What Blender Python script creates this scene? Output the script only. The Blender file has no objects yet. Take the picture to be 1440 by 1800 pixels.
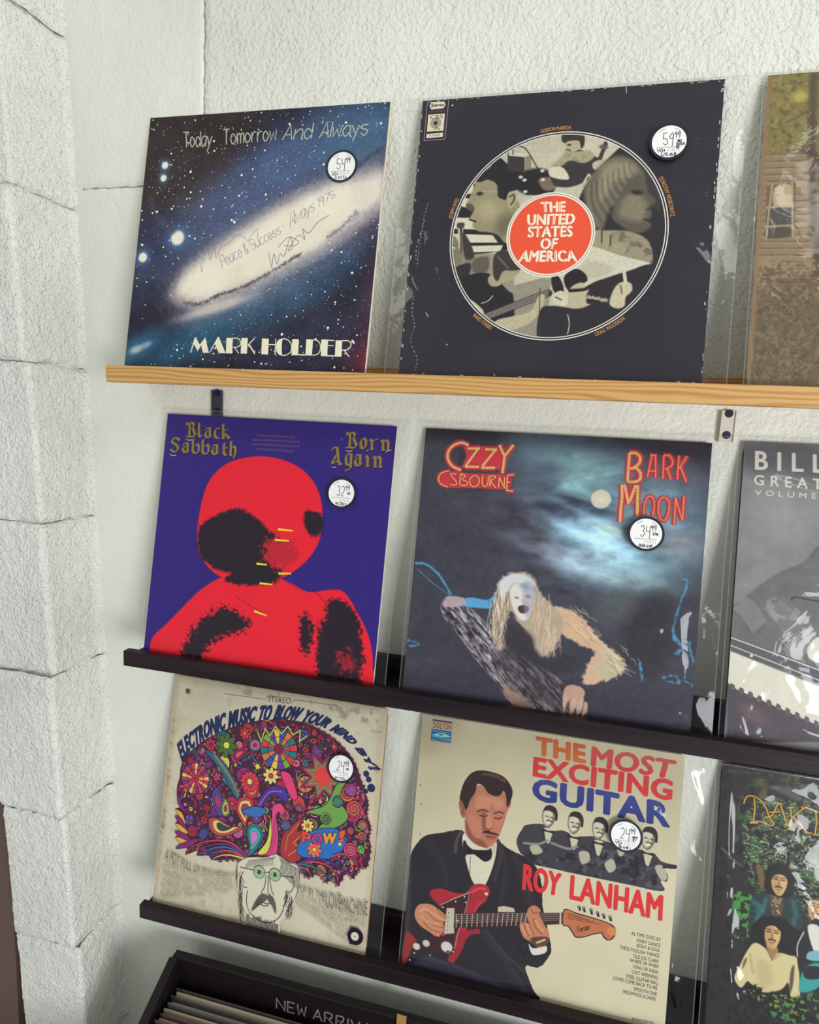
import bpy, math, random
import numpy as np
from mathutils import Matrix, Vector, geometry
SC = bpy.context.scene
COL = SC.collection
# ---------------------------------------------------------------- camera
cam = bpy.data.cameras.new('camera'); camo = bpy.data.objects.new('camera', cam); COL.objects.link(camo)
cam.sensor_fit = 'HORIZONTAL'; cam.sensor_width = 36; cam.lens = 1018.08/1440*36; cam.clip_start = .01
def cam_rot(rx, ry, rz):
    cx,sx,cy,sy,cz,sz = math.cos(rx),math.sin(rx),math.cos(ry),math.sin(ry),math.cos(rz),math.sin(rz)
    M = Matrix(((cz,-sz,0),(sz,cz,0),(0,0,1))) @ Matrix(((1,0,0),(0,cx,-sx),(0,sx,cx))) @ Matrix(((cy,0,sy),(0,1,0),(-sy,0,cy)))
    r, f, u = M.col[0], M.col[1], M.col[2]
    return Matrix(((r[0],u[0],-f[0]),(r[1],u[1],-f[1]),(r[2],u[2],-f[2])))
camo.matrix_world = Matrix.Translation((.355022,-.699216,-.0594956)) @ cam_rot(-.1406948,-.0516803,.2176601).to_4x4()
SC.camera = camo
# ---------------------------------------------------------------- world, lights, exposure
SC.view_settings.view_transform = 'Standard'; SC.view_settings.look = 'None'
SC.view_settings.gamma = 1; SC.view_settings.use_curve_mapping = False; SC.view_settings.exposure = 0.0
W = bpy.data.worlds.new('room_ambient'); SC.world = W; W.use_nodes = True  # even grey ambient fill in place of the unbuilt white room
bg = W.node_tree.nodes['Background']; bg.inputs[0].default_value = (.86,.88,.88,1); bg.inputs[1].default_value = .5
def area(name, loc, target, sx, sy, power, col):
    L = bpy.data.lights.new(name, 'AREA'); L.shape = 'RECTANGLE'; L.size = sx; L.size_y = sy; L.energy = power; L.color = col
    o = bpy.data.objects.new(name, L); COL.objects.link(o); o.location = loc
    o.rotation_euler = (Vector(target)-Vector(loc)).to_track_quat('-Z','Y').to_euler(); return o
area('overhead_key_fill', (1.5,-1.0,1.2), (.0,0,-.3), 1.1, .4, 8.5, (1,.985,.92))
area('overhead_key_fill', (-1.1,-1.8,1.45), (0,0,-.5), 1.0, .4, 6, (1,.985,.89))  # added fill from front left, lifts the wall and the gaps between records
area('overhead_key_fill', (.1,-.42,1.75), (.1,-.3,-.6), 1.2, .25, 1.2, (1,.985,.9))  # weak added fill from above, placed clear of the sleeve reflections
area('side_fill', (2.2,-2.2,-.7), (.0,0,-.6), 1.1, 1.1, 62, (.93,.95,1))  # added cool fill, no window here; brightens the pier side and lower wall
# ---------------------------------------------------------------- helpers
def lin(c):
    c = np.asarray(c, float)/255.; return np.where(c <= .04045, c/12.92, ((c+.055)/1.055)**2.4)
KA = 1.06
def alb(c): return np.clip(lin(c)*KA, 0, .92)
def material(name, color, rough=.5, spec=.5, metal=0.):
    m = bpy.data.materials.new(name); m.use_nodes = True; b = m.node_tree.nodes['Principled BSDF']
    b.inputs['Base Color'].default_value = (*alb(color), 1); b.inputs['Roughness'].default_value = rough
    b.inputs['Specular IOR Level'].default_value = spec; b.inputs['Metallic'].default_value = metal
    return m
def nd(m, t, **k):
    n = m.node_tree.nodes.new(t)
    for a, v in k.items():
        if a in n.inputs.keys(): n.inputs[a].default_value = v
        else: setattr(n, a, v)
    return n
def ln(m, a, b): m.node_tree.links.new(a, b)
def bsdf(m): return m.node_tree.nodes['Principled BSDF']
def coords(m, scale=(1,1,1)):
    t = nd(m,'ShaderNodeTexCoord'); g = nd(m,'ShaderNodeMapping'); g.inputs['Scale'].default_value = scale
    ln(m, t.outputs['Object'], g.inputs[0]); return g.outputs[0]
def add_bump(m, layers, dist=.001, strength=1.):
    prev = None
    for sc, det, amp, stretch in layers:
        v = coords(m, stretch); n = nd(m,'ShaderNodeTexNoise', Scale=sc, Detail=det); ln(m, v, n.inputs['Vector'])
        b = nd(m,'ShaderNodeBump', Strength=strength, Distance=dist*amp); ln(m, n.outputs['Fac'], b.inputs['Height'])
        if prev: ln(m, prev.outputs[0], b.inputs['Normal'])
        prev = b
    ln(m, prev.outputs[0], bsdf(m).inputs['Normal'])
def mottle(m, c1, c2, scale, detail=4, stretch=(1,1,1), lo=.35, hi=.65):
    v = coords(m, stretch); n = nd(m,'ShaderNodeTexNoise', Scale=scale, Detail=detail); ln(m, v, n.inputs['Vector'])
    r = nd(m,'ShaderNodeValToRGB'); r.color_ramp.elements[0].position = lo; r.color_ramp.elements[1].position = hi
    r.color_ramp.elements[0].color = (*alb(c1),1); r.color_ramp.elements[1].color = (*alb(c2),1)
    ln(m, n.outputs['Fac'], r.inputs[0]); ln(m, r.outputs[0], bsdf(m).inputs['Base Color']); return r
def link_obj(name, me, mats, parent=None):
    o = bpy.data.objects.new(name, me); COL.objects.link(o)
    for m in (mats if isinstance(mats,(list,tuple)) else [mats]): me.materials.append(m)
    if parent: o.parent = parent
    return o
def tag(o, label=None, cat=None, group=None, kind=None):
    if label: o['label'] = label
    if cat: o['category'] = cat
    if group: o['group'] = group
    if kind: o['kind'] = kind
    return o
def empty(name, loc=(0,0,0), **k):
    o = bpy.data.objects.new(name, None); o.empty_display_size = .02; COL.objects.link(o); o.location = loc; return tag(o, **k)
def fast_mesh(name, V, F, smooth=False, cols=None, T=None):
    """V (n,3), F (m,4) quads, T (k,3) triangles, cols (n,3) linear"""
    me = bpy.data.meshes.new(name); V = np.asarray(V, np.float32)
    F = np.asarray(F, np.int32).reshape(-1,4) if F is not None and len(F) else np.zeros((0,4),np.int32)
    T = np.asarray(T, np.int32).reshape(-1,3) if T is not None and len(T) else np.zeros((0,3),np.int32)
    me.vertices.add(len(V)); me.vertices.foreach_set('co', V.ravel())
    li = np.concatenate([F.ravel(), T.ravel()]); me.loops.add(len(li)); me.loops.foreach_set('vertex_index', li)
    ls = np.concatenate([np.arange(len(F))*4, len(F)*4+np.arange(len(T))*3]).astype(np.int32)
    me.polygons.add(len(ls)); me.polygons.foreach_set('loop_start', ls)
    me.polygons.foreach_set('loop_total', np.concatenate([np.full(len(F),4), np.full(len(T),3)]).astype(np.int32))
    if smooth: me.polygons.foreach_set('use_smooth', np.ones(len(ls), bool))
    if cols is not None:
        a = me.attributes.new('print_color', 'FLOAT_COLOR', 'POINT')
        a.data.foreach_set('color', np.hstack([cols, np.ones((len(cols),1))]).astype(np.float32).ravel())
    me.update(calc_edges=True); return me
class MB:
    def __init__(s): s.v=[]; s.f=[]
    def add(s, V, F):
        b=len(s.v); s.v+= [tuple(map(float,p)) for p in V]; s.f += [tuple(i+b for i in f) for f in F]
    def box(s, x0,x1,y0,y1,z0,z1, b=0.):
        """box with chamfered edges"""
        if b<=0:
            s.add([(x0,y0,z0),(x1,y0,z0),(x1,y1,z0),(x0,y1,z0),(x0,y0,z1),(x1,y0,z1),(x1,y1,z1),(x0,y1,z1)],
                  [(0,3,2,1),(4,5,6,7),(0,1,5,4),(1,2,6,5),(2,3,7,6),(3,0,4,7)]); return
        V=[];idx={}
        for i,(x,sx) in enumerate(((x0,1),(x1,-1))):
            for j,(y,sy) in enumerate(((y0,1),(y1,-1))):
                for k,(z,sz) in enumerate(((z0,1),(z1,-1))):
                    for a in range(3):
                        p=[x+sx*b,y+sy*b,z+sz*b]; p[a]=(x,y,z)[a]; idx[i,j,k,a]=len(V); V.append(p)
        F=[]
        g=lambda i,j,k,a: idx[i,j,k,a]
        F+=[(g(0,0,0,0),g(0,0,1,0),g(0,1,1,0),g(0,1,0,0)),(g(1,0,0,0),g(1,1,0,0),g(1,1,1,0),g(1,0,1,0)),
            (g(0,0,0,1),g(1,0,0,1),g(1,0,1,1),g(0,0,1,1)),(g(0,1,0,1),g(0,1,1,1),g(1,1,1,1),g(1,1,0,1)),
            (g(0,0,0,2),g(0,1,0,2),g(1,1,0,2),g(1,0,0,2)),(g(0,0,1,2),g(1,0,1,2),g(1,1,1,2),g(0,1,1,2))]
        for j in (0,1):
            for k in (0,1): F.append((g(0,j,k,1),g(1,j,k,1),g(1,j,k,2),g(0,j,k,2)))
        for i in (0,1):
            for k in (0,1): F.append((g(i,0,k,0),g(i,1,k,0),g(i,1,k,2),g(i,0,k,2)))
            for j in (0,1): F.append((g(i,j,0,0),g(i,j,1,0),g(i,j,1,1),g(i,j,0,1)))
        for i in (0,1):
            for j in (0,1):
                for k in (0,1): F.append((g(i,j,k,0),g(i,j,k,1),g(i,j,k,2)))
        s.add(V,F)
    def cyl(s, c, ax, r, h, n=24, r2=None):
        ax=Vector(ax).normalized(); a=ax.orthogonal().normalized(); b=ax.cross(a); c=Vector(c); r2=r if r2 is None else r2
        V=[c+a*math.cos(t)*r+b*math.sin(t)*r for t in [2*math.pi*i/n for i in range(n)]]+[c+ax*h+a*math.cos(t)*r2+b*math.sin(t)*r2 for t in [2*math.pi*i/n for i in range(n)]]
        s.add(V,[(i,(i+1)%n,n+(i+1)%n,n+i) for i in range(n)]+[tuple(range(n-1,-1,-1)),tuple(range(n,2*n))])
    def extrude_x(s, prof, x0, x1):
        n=len(prof); V=[(x0,y,z) for y,z in prof]+[(x1,y,z) for y,z in prof]
        s.add(V,[(i,(i+1)%n,n+(i+1)%n,n+i) for i in range(n)]+[tuple(range(n-1,-1,-1)),tuple(range(n,2*n))])
    def build(s, name, mat, parent=None, smooth=False):
        me=bpy.data.meshes.new(name); me.from_pydata(s.v,[],s.f); me.validate()
        import bmesh
        bm=bmesh.new(); bm.from_mesh(me); bmesh.ops.recalc_face_normals(bm, faces=bm.faces); bm.to_mesh(me); bm.free()
        if smooth: me.polygons.foreach_set('use_smooth',[True]*len(me.polygons))
        return link_obj(name, me, mat, parent)
def vnoise(x, y, seed=0):
    x=np.asarray(x,float); y=np.asarray(y,float); xi=np.floor(x).astype(np.int64); yi=np.floor(y).astype(np.int64); fx=x-xi; fy=y-yi
    fx=fx*fx*(3-2*fx); fy=fy*fy*(3-2*fy)
    def h(a,b):
        n=(a*374761393+b*668265263+seed*1442695041)&0x7fffffff; n=((n^(n>>13))*1274126177)&0x7fffffff; return ((n^(n>>16))&0xffff)/65535.
    return (h(xi,yi)*(1-fx)+h(xi+1,yi)*fx)*(1-fy)+(h(xi,yi+1)*(1-fx)+h(xi+1,yi+1)*fx)*fy
def fbm(x, y, seed=0, o=4, g=.5):
    a=1.; t=0; w=0
    for i in range(o): t=t+a*vnoise(x*2**i,y*2**i,seed+i*17); w+=a; a*=g
    return t/w
# ---------------------------------------------------------------- materials
WHITE=(220,221,209)
m_wall=material('white_wall_paint',WHITE,.42,.42); mottle(m_wall,(211,212,199),(224,225,213),3.5,5)
add_bump(m_wall,[(28,2,1.4,(1,1,1)),(190,2,1.1,(1,1,1)),(430,1,.4,(1,1,1))],.0024,1.)
m_smooth=material('smooth_wall_paint',WHITE,.42,.4); mottle(m_smooth,(209,211,198),(222,223,211),3,5)
add_bump(m_smooth,[(22,2,1.4,(1,1,1)),(190,2,.5,(1,1,1)),(430,1,.18,(1,1,1))],.0022,.9)
m_block=material('painted_block',WHITE,.3,.6); mottle(m_block,(212,213,203),(225,226,216),6,5)
add_bump(m_block,[(80,3,1.3,(1,1,1)),(240,3,1.3,(1,1,1)),(560,1,.45,(1,1,1))],.0026,1.)
m_brown=material('brown_door',(92,72,62),.5,.3)
m_black=material('black_stained_wood',(31,20,24),.45,.2); mottle(m_black,(27,20,23),(42,32,36),60,4,(.08,1,1)); add_bump(m_black,[(300,2,.3,(.05,1,1))],.001,.5)
m_bin=material('black_painted_board',(22,15,18),.5,.3); add_bump(m_bin,[(400,2,.4,(1,1,1))],.0008,.5)
def wood():
    m=material('pine_wood',(214,168,104),.42,.35)
    v=coords(m,(1.0,9,9)); n=nd(m,'ShaderNodeTexNoise',Scale=3.2,Detail=2); ln(m,v,n.inputs['Vector'])
    w=nd(m,'ShaderNodeTexWave',Scale=9.,Distortion=0.); w.wave_type='BANDS'; w.bands_direction='Z'
    mx=nd(m,'ShaderNodeMixRGB'); mx.inputs[0].default_value=.22; ln(m,v,mx.inputs[1]); ln(m,n.outputs['Color'],mx.inputs[2]); ln(m,mx.outputs[0],w.inputs['Vector'])
    v2=coords(m,(4,160,160)); n2=nd(m,'ShaderNodeTexNoise',Scale=4,Detail=4); ln(m,v2,n2.inputs['Vector'])
    ad=nd(m,'ShaderNodeMixRGB'); ad.inputs[0].default_value=.35; ln(m,w.outputs['Fac'],ad.inputs[1]); ln(m,n2.outputs['Fac'],ad.inputs[2])
    r=nd(m,'ShaderNodeValToRGB'); e=r.color_ramp.elements; e[0].position=.15; e[0].color=(*alb((176,124,66)),1); e[1].position=.6; e[1].color=(*alb((200,158,96)),1)
    ln(m,ad.outputs[0],r.inputs[0]); ln(m,r.outputs[0],bsdf(m).inputs['Base Color']); return m
m_wood=wood()
m_metal=material('grey_steel',(206,202,190),.4,.5,0.); m_dmetal=material('dark_steel',(60,58,72),.4,.5,.3)
m_hole=material('screw_head',(26,22,48),.5,.3)
m_card=material('cream_board',(226,212,184),.6,.2); m_tan=material('worn_brown_board',(150,112,84),.7,.2); m_dcard=material('dark_board',(34,31,38),.55,.3)
m_wcard=material('white_board',(232,226,212),.6,.2)
def print_mat(name, rough, spec):
    m=material(name,(200,200,200),rough,spec); a=nd(m,'ShaderNodeAttribute'); a.attribute_name='print_color'
    ln(m,a.outputs['Color'],bsdf(m).inputs['Base Color']); return m
m_print=print_mat('printed_paper',.55,.15); m_printg=print_mat('glossy_print',.4,.18)
def film_mat(name, refl, haze, rough=.07):
    m=bpy.data.materials.new(name); m.use_nodes=True; nt=m.node_tree; nt.nodes.remove(nt.nodes['Principled BSDF']); out=nt.nodes['Material Output']
    tr=nd(m,'ShaderNodeBsdfTransparent'); tr.inputs[0].default_value=(.97,.97,.965,1)
    gl=nd(m,'ShaderNodeBsdfGlossy'); gl.inputs['Roughness'].default_value=rough; gl.inputs['Color'].default_value=(1,1,1,1)
    df=nd(m,'ShaderNodeBsdfDiffuse'); df.inputs['Color'].default_value=(.85,.88,.92,1)
    fr=nd(m,'ShaderNodeLayerWeight'); fr.inputs['Blend'].default_value=.35
    mr=nd(m,'ShaderNodeMapRange'); mr.inputs['To Min'].default_value=refl; mr.inputs['To Max'].default_value=min(1,refl*5); ln(m,fr.outputs['Facing'],mr.inputs['Value'])
    v=coords(m,(1,1,1)); n=nd(m,'ShaderNodeTexNoise',Scale=26,Detail=3); n.inputs['Distortion'].default_value=1.2; ln(m,v,n.inputs['Vector'])
    b=nd(m,'ShaderNodeBump',Strength=.5,Distance=.0016); ln(m,n.outputs['Fac'],b.inputs['Height']); ln(m,b.outputs[0],gl.inputs['Normal'])
    m1=nd(m,'ShaderNodeMixShader'); m1.inputs[0].default_value=haze; ln(m,tr.outputs[0],m1.inputs[1]); ln(m,df.outputs[0],m1.inputs[2])
    m2=nd(m,'ShaderNodeMixShader'); ln(m,mr.outputs[0],m2.inputs[0]); ln(m,m1.outputs[0],m2.inputs[1]); ln(m,gl.outputs[0],m2.inputs[2]); ln(m,m2.outputs[0],out.inputs[0]); return m
m_film=film_mat('clear_plastic_film',.018,.006); m_film2=film_mat('thick_plastic_film',.05,.04,.1)
# ---------------------------------------------------------------- walls
def heightgrid(xs, zs, fy, edge=None):
    X,Z=np.meshgrid(xs,zs); Y=fy(X,Z); V=np.stack([X,Y,Z],-1).reshape(-1,3); nx=len(xs); nz=len(zs)
    i=np.arange(nx-1)[None,:]+np.arange(nz-1)[:,None]*nx; F=np.stack([i,i+1,i+1+nx,i+nx],-1).reshape(-1,4); return V,F
wb=MB(); wb.box(-.6,2.6,.006,.16,-1.7,1.0); wall_back=tag(wb.build('wall_back',m_smooth),'white painted block wall behind the record shelves','wall',kind='structure')
def panel(name, x0,x1,z0,z1, mat, sx, sz, gaps, seed):
    """painted face with ragged edges; gaps = widths of the open joint at left,right,bottom,top"""
    xs=np.unique(np.concatenate([np.linspace(x0,x1,sx)])); zs=np.linspace(z0,z1,sz); X,Z=np.meshgrid(xs,zs)
    l,r,b,t=gaps
    rag=lambda a,w,s: w*np.clip(-.9+3.6*fbm(a*150,a*0+s,seed+s,4),.06,3)
    fx=(X-x0)/(x1-x0); fz=(Z-z0)/(z1-z0)
    X2=X+rag(Z,l,1)*(1-fx)**8-rag(Z,r,2)*fx**8; Z2=Z+rag(X,b,3)*(1-fz)**8-rag(X,t,4)*fz**8
    Y=-.0012*fbm(X*9,Z*9,seed,3)-.0008*fbm(X*40,Z*40,seed+5,2)
    for d,w in ((X-x0,l),(x1-X,r),(Z-z0,b),(z1-Z,t)):
        if w>0: Y=Y+.0025*np.clip(1-d/.0022,0,1)**2-.0007*np.exp(-((d-.010)/.006)**2)*fbm(X*60,Z*60,seed+9,2)
    V=np.stack([X2,Y,Z2],-1).reshape(-1,3); nx=len(xs); i=np.arange(nx-1)[None,:]+np.arange(len(zs)-1)[:,None]*nx
    F=np.stack([i,i+1,i+1+nx,i+nx],-1).reshape(-1,4)
    # skirt back to the mortar so each panel is solid
    ring=np.concatenate([np.arange(nx), np.arange(1,len(zs))*nx+nx-1, (len(zs)-1)*nx+np.arange(nx-2,-1,-1), np.arange(len(zs)-2,0,-1)*nx])
    B=V[ring].copy(); A_=B.copy(); B[:,1]=.0065; nb=len(V); m=len(ring); V=np.vstack([V,A_,B]); k=np.arange(m); k2=(k+1)%m
    F=np.vstack([F,np.stack([nb+k,nb+m+k,nb+m+k2,nb+k2],-1)])
    return link_obj(name, fast_mesh(name,V,F,True), mat, wall_back)
panel('block',-.32,-.087,.2345,.62,m_smooth,110,140,(0,.0014,.0007,0),3)
panel('block',-.087,2.4,.2345,.62,m_wall,460,140,(.0012,0,0,0),3)
panel('block',-.32,-.087,.006,.2345,m_smooth,110,90,(0,0,0,.0007),3)
panel('block',-.087,2.4,.006,.2345,m_wall,460,90,(0,0,0,0),3)
panel('block',-.32,2.4,-1.6,.006,m_smooth,300,200,(0,0,0,0),3)
tag(MB() and (lambda b:(b.box(-1.2,-.352,-.075,-.035,-1.7,1.0),b.build('door_1',m_brown))[1])(MB()),'brown door edge beside the white block pier','door',kind='structure')
D=.09
pier=MB()
pz=[-1.5,.62]
for z in pz: pass
def xo(z): return -.2745-.054*z
def xi_(z): return -.2695-.046*z
def xl(z): return -.374-.050*z
V=[];
for z in pz: V+=[(xl(z)+.004,-D+.006,z),(xo(z)-.006,-D+.006,z),(xi_(z)-.006,.01,z),(xl(z)+.004,.01,z)]
pier.add(V,[(0,1,5,4),(1,2,6,5),(2,3,7,6),(3,0,4,7),(0,3,2,1),(4,5,6,7)])
wall_left=tag(pier.build('wall_left',m_block),'white painted concrete block pier left of the shelves','wall',kind='structure')
joints=[-1.42,-1.215,-1.012,-.812,-.612,-.408,-.203,.001,.208,.418,.62]
for bi in range(len(joints)-1):
    z0,z1=joints[bi],joints[bi+1]; nz=72; zs=np.linspace(z0+.0008,z1-.0008,nz); rnd=random.Random(bi)
    ss=[]; N1,N2,N3=34,40,16
    jx=rnd.uniform(-.0035,.0035); jy=rnd.uniform(-.003,.003); rr=rnd.uniform(.005,.009)
    rows=[]
    for z in zs:
        XL,XO,XI=xl(z),xo(z)+jx,xi_(z); P=[];Nn=[]
        for t in np.linspace(0,1,N1,endpoint=False): P.append((XL+(XO-rr-XL)*t,-D+jy)); Nn.append((0,-1))
        for t in np.linspace(0,math.pi/2,8,endpoint=False): P.append((XO-rr+rr*math.sin(t),-D+jy+rr-rr*math.cos(t))); Nn.append((math.sin(t),-math.cos(t)))
        y0=-D+jy+rr; rf=.014
        for t in np.linspace(0,1,N2,endpoint=False): P.append((XO+(XI-XO)*t,y0+(-rf-y0)*t)); Nn.append((1,0))
        for t in np.linspace(0,math.pi/2,N3): P.append((XI+rf-rf*math.cos(t),-rf+rf*math.sin(t)*1.12)); Nn.append((math.cos(t),-math.sin(t)))
        rows.append((P,Nn))
    P=np.array([r[0] for r in rows]); Nn=np.array([r[1] for r in rows]); n=P.shape[1]
    dd=np.concatenate([np.zeros((nz,1)),np.cumsum(np.hypot(*(P[:,1:]-P[:,:-1]).transpose(2,0,1)),1)],1); Z=np.repeat(zs[:,None],n,1)
    e=np.minimum(Z-z0,z1-Z); rag=.0005+.011*np.clip(fbm(dd*45,Z*0+bi,bi,4)-.2,0,1)
    disp=.0030*(fbm(dd*22+bi*9,Z*22,bi,3)-.5)+.0014*(fbm(dd*110,Z*110,bi+40,3)-.5)+.0009*(fbm(dd*330,Z*330,bi+80,2)-.5)
    disp-=.0046*np.clip(1-e/rag,0,1)**1.3; disp+=.0022*(fbm(dd*130,Z*130,99,3)-.5)*np.clip(1-e/.016,0,1)*2; disp+=.0016*np.exp(-((e-.014)/.006)**2)*fbm(dd*80,Z*80,bi+7,2)
    fade=np.ones((nz,n)); fade[:,-4:]=np.array([.7,.4,.15,0]); disp*=fade
    # the blocks end where the wall begins
    X=P[...,0]+Nn[...,0]*disp; Y=P[...,1]+Nn[...,1]*disp
    zj=Z+.0042*(fbm(dd*28,Z*0+3,np.where(Z-z0<z1-Z,bi,bi+1)[0,0]*0+5,4)-.5)*np.clip(1-e/.03,0,1)
    V=np.stack([X,Y,zj],-1).reshape(-1,3); i=np.arange(n-1)[None,:]+np.arange(nz-1)[:,None]*n; F=np.stack([i,i+1,i+1+n,i+n],-1).reshape(-1,4)
    ring=np.concatenate([np.arange(n),(nz-1)*n+np.arange(n)])
    link_obj('block',fast_mesh('block',V,F,True),m_block,wall_left)
# ---------------------------------------------------------------- shelves
SHELF=[dict(bt=-.0044,z=0.,x0=-.1725,lip=.020,rail=.0125,mat=m_wood),dict(bt=-.0092,z=-.3631,x0=-.1553,lip=.0205,rail=.0155,mat=m_black),dict(bt=-.0096,z=-.7290,x0=-.1373,lip=.0205,rail=.0165,mat=m_black)]
labs=['long light pine ledge shelf holding the top row of records','long black ledge shelf holding the middle row of records','long black ledge shelf holding the bottom row of records']
for s,lab in zip(SHELF,labs):
    e=tag(empty('ledge_shelf',(s['x0'],0,s['z'])),lab,'shelf'); L=1.42
    a=MB(); a.box(0,L,-.0755,-.0645,-s['lip'],0,.0007); a.build('front_lip',s['mat'],e)
    a=MB(); a.box(.0006,L,-.0644,-.0122,-s['lip']+.0044,s['bt'],.0006); a.build('ledge_board',s['mat'],e)
    a=MB(); a.box(.0006,L,-.0120,-.0014,-s['lip']+.0045,s['rail'],.0006); a.build('back_rail',s['mat'],e)
def bracket(x,mat,lab):
    e=tag(empty('shelf_bracket',(x,0,-.0212)),lab,'bracket')
    a=MB(); a.box(-.0073,.0073,-.0048,-.0016,-.0338,0.0,.0006); a.box(-.0073,-.0066,-.006,-.0047,-.0336,0,0); a.box(.0066,.0073,-.006,-.0047,-.0336,0,0); a.build('plate',mat,e)
    for z in (-.0032,-.0262):
        a=MB(); a.cyl((0,-.0046,z),(0,-1,0),.0044,.0009,28,.0040); a.build('screw',m_hole,e)
bracket(.5487,m_metal,'grey steel bracket plate with two screws under pine shelf, right side')
bracket(-.0638,m_dmetal,'dark steel bracket plate under pine shelf above the purple record')
# ---------------------------------------------------------------- print engine
def P(s): return np.array([[float(a) for a in p.split(',')] for p in s.split()])
def smooth(p, closed=True, n=6):
    p=np.asarray(p,float); m=len(p)
    if m<3: return p
    out=[]; rng=range(m if closed else m-1)
    for i in rng:
        if closed: a,b,c,d=p[i-1],p[i],p[(i+1)%m],p[(i+2)%m]
        else: a,b,c,d=p[max(i-1,0)],p[i],p[i+1],p[min(i+2,m-1)]
        for t in np.arange(n)/n: out.append(.5*((2*b)+(c-a)*t+(2*a-5*b+4*c-d)*t*t+(3*b-a-3*c+d)*t**3))
    if not closed: out.append(p[-1])
    return np.array(out)
class Ras:
    """soft printed picture: a fine grid of coloured points, u right, v down, 0..1000"""
    def __init__(s,u0,v0,u1,v1,nx,ny,c): s.ext=(u0,v0,u1,v1); s.U,s.V=np.meshgrid(np.linspace(u0,u1,nx),np.linspace(v0,v1,ny)); s.I=np.ones((ny,nx,3))*np.array(c,float); s.px=(u1-u0)/nx; s.M=np.zeros((ny,nx)); s.cut=False
    def win(s,lo,hi):
        u0,v0,u1,v1=s.ext; ny,nx=s.U.shape; a=int(max(0,(lo[0]-u0)/(u1-u0)*nx-1)); b=int(min(nx,(hi[0]-u0)/(u1-u0)*nx+2)); c=int(max(0,(lo[1]-v0)/(v1-v0)*ny-1)); d=int(min(ny,(hi[1]-v0)/(v1-v0)*ny+2)); return slice(c,max(c,d)),slice(a,max(a,b))
    def mix(s,w,a,c):
        c=np.asarray(c,float); s.I[w]=s.I[w]*(1-a[...,None])+c*a[...,None]
        s.M[w]=np.maximum(s.M[w],a)
    def dist(s,p,w,closed):
        x=s.U[w];y=s.V[w];dm=np.full(x.shape,1e18);ins=np.zeros(x.shape,bool);m=len(p)
        for i in range(m if closed else m-1):
            ax,ay=p[i];bx,by=p[(i+1)%m];dx,dy=bx-ax,by-ay;q=dx*dx+dy*dy+1e-12;t=np.clip(((x-ax)*dx+(y-ay)*dy)/q,0,1)
            dm=np.minimum(dm,(x-ax-t*dx)**2+(y-ay-t*dy)**2)
            if closed and abs(dy)>1e-12: ins^=((ay>y)!=(by>y))&(x<(bx-ax)*(y-ay)/(by-ay)+ax)
        return np.sqrt(dm),ins
    def poly(s,p,c,soft=2.5,a=1.,sm=True,rag=0,seed=0):
        p=smooth(p,True,4) if sm else np.asarray(p,float); m=soft+rag+2; w=s.win(p.min(0)-m,p.max(0)+m)
        if s.U[w].size==0: return s
        d,i=s.dist(p,w,True); sd=np.where(i,d,-d)
        if rag: sd=sd+rag*(fbm(s.U[w]/9,s.V[w]/9,seed+3,3)-.5)*2
        s.mix(w,a*np.clip(.5+sd/soft,0,1),c); return s
    def line(s,p,wd,c,soft=2.5,a=1.,sm=True,rag=0):
        p=smooth(p,False,4) if sm else np.asarray(p,float); m=soft+wd+2+rag; w=s.win(p.min(0)-m,p.max(0)+m)
        if s.U[w].size==0: return s
        d,_=s.dist(p,w,False)
        if rag: d=d+rag*(fbm(s.U[w]/7,s.V[w]/7,5,3)-.5)*2
        s.mix(w,a*np.clip(.5+(wd/2-d)/soft,0,1),c); return s
    def blob(s,cu,cv,ru,rv,c,rot=0,a=1.,hard=.5):
        m=max(ru,rv)*2.4; w=s.win(np.array([cu-m,cv-m]),np.array([cu+m,cv+m])); x=s.U[w]-cu;y=s.V[w]-cv;cr,sr=math.cos(rot),math.sin(rot)
        r=np.hypot((x*cr+y*sr)/ru,(-x*sr+y*cr)/rv); f=np.exp(-np.clip(r-hard,0,9)**2/(2*(1-hard+.05)**2*.3)); s.mix(w,a*f,c); return s
    def noise(s,amp,sc,seed=1,o=4,tint=(1,1,1),su=1,sv=1):
        s.I+=((fbm(s.U/sc*su,s.V/sc*sv,seed,o)-.5)*2*amp)[...,None]*np.array(tint); return s
    def noisecol(s,c,sc,th,a=1.,seed=1,wid=.1,region=None,su=1,sv=1):
        f=np.clip((fbm(s.U/sc*su,s.V/sc*sv,seed,4)-th)/wid,0,1)*a
        if region is not None:
            d,i=s.dist(smooth(region),(slice(None),slice(None)),True); f=f*np.clip(.5+np.where(i,d,-d)/8,0,1)
        s.mix((slice(None),slice(None)),f,c); return s
FC={}
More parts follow.
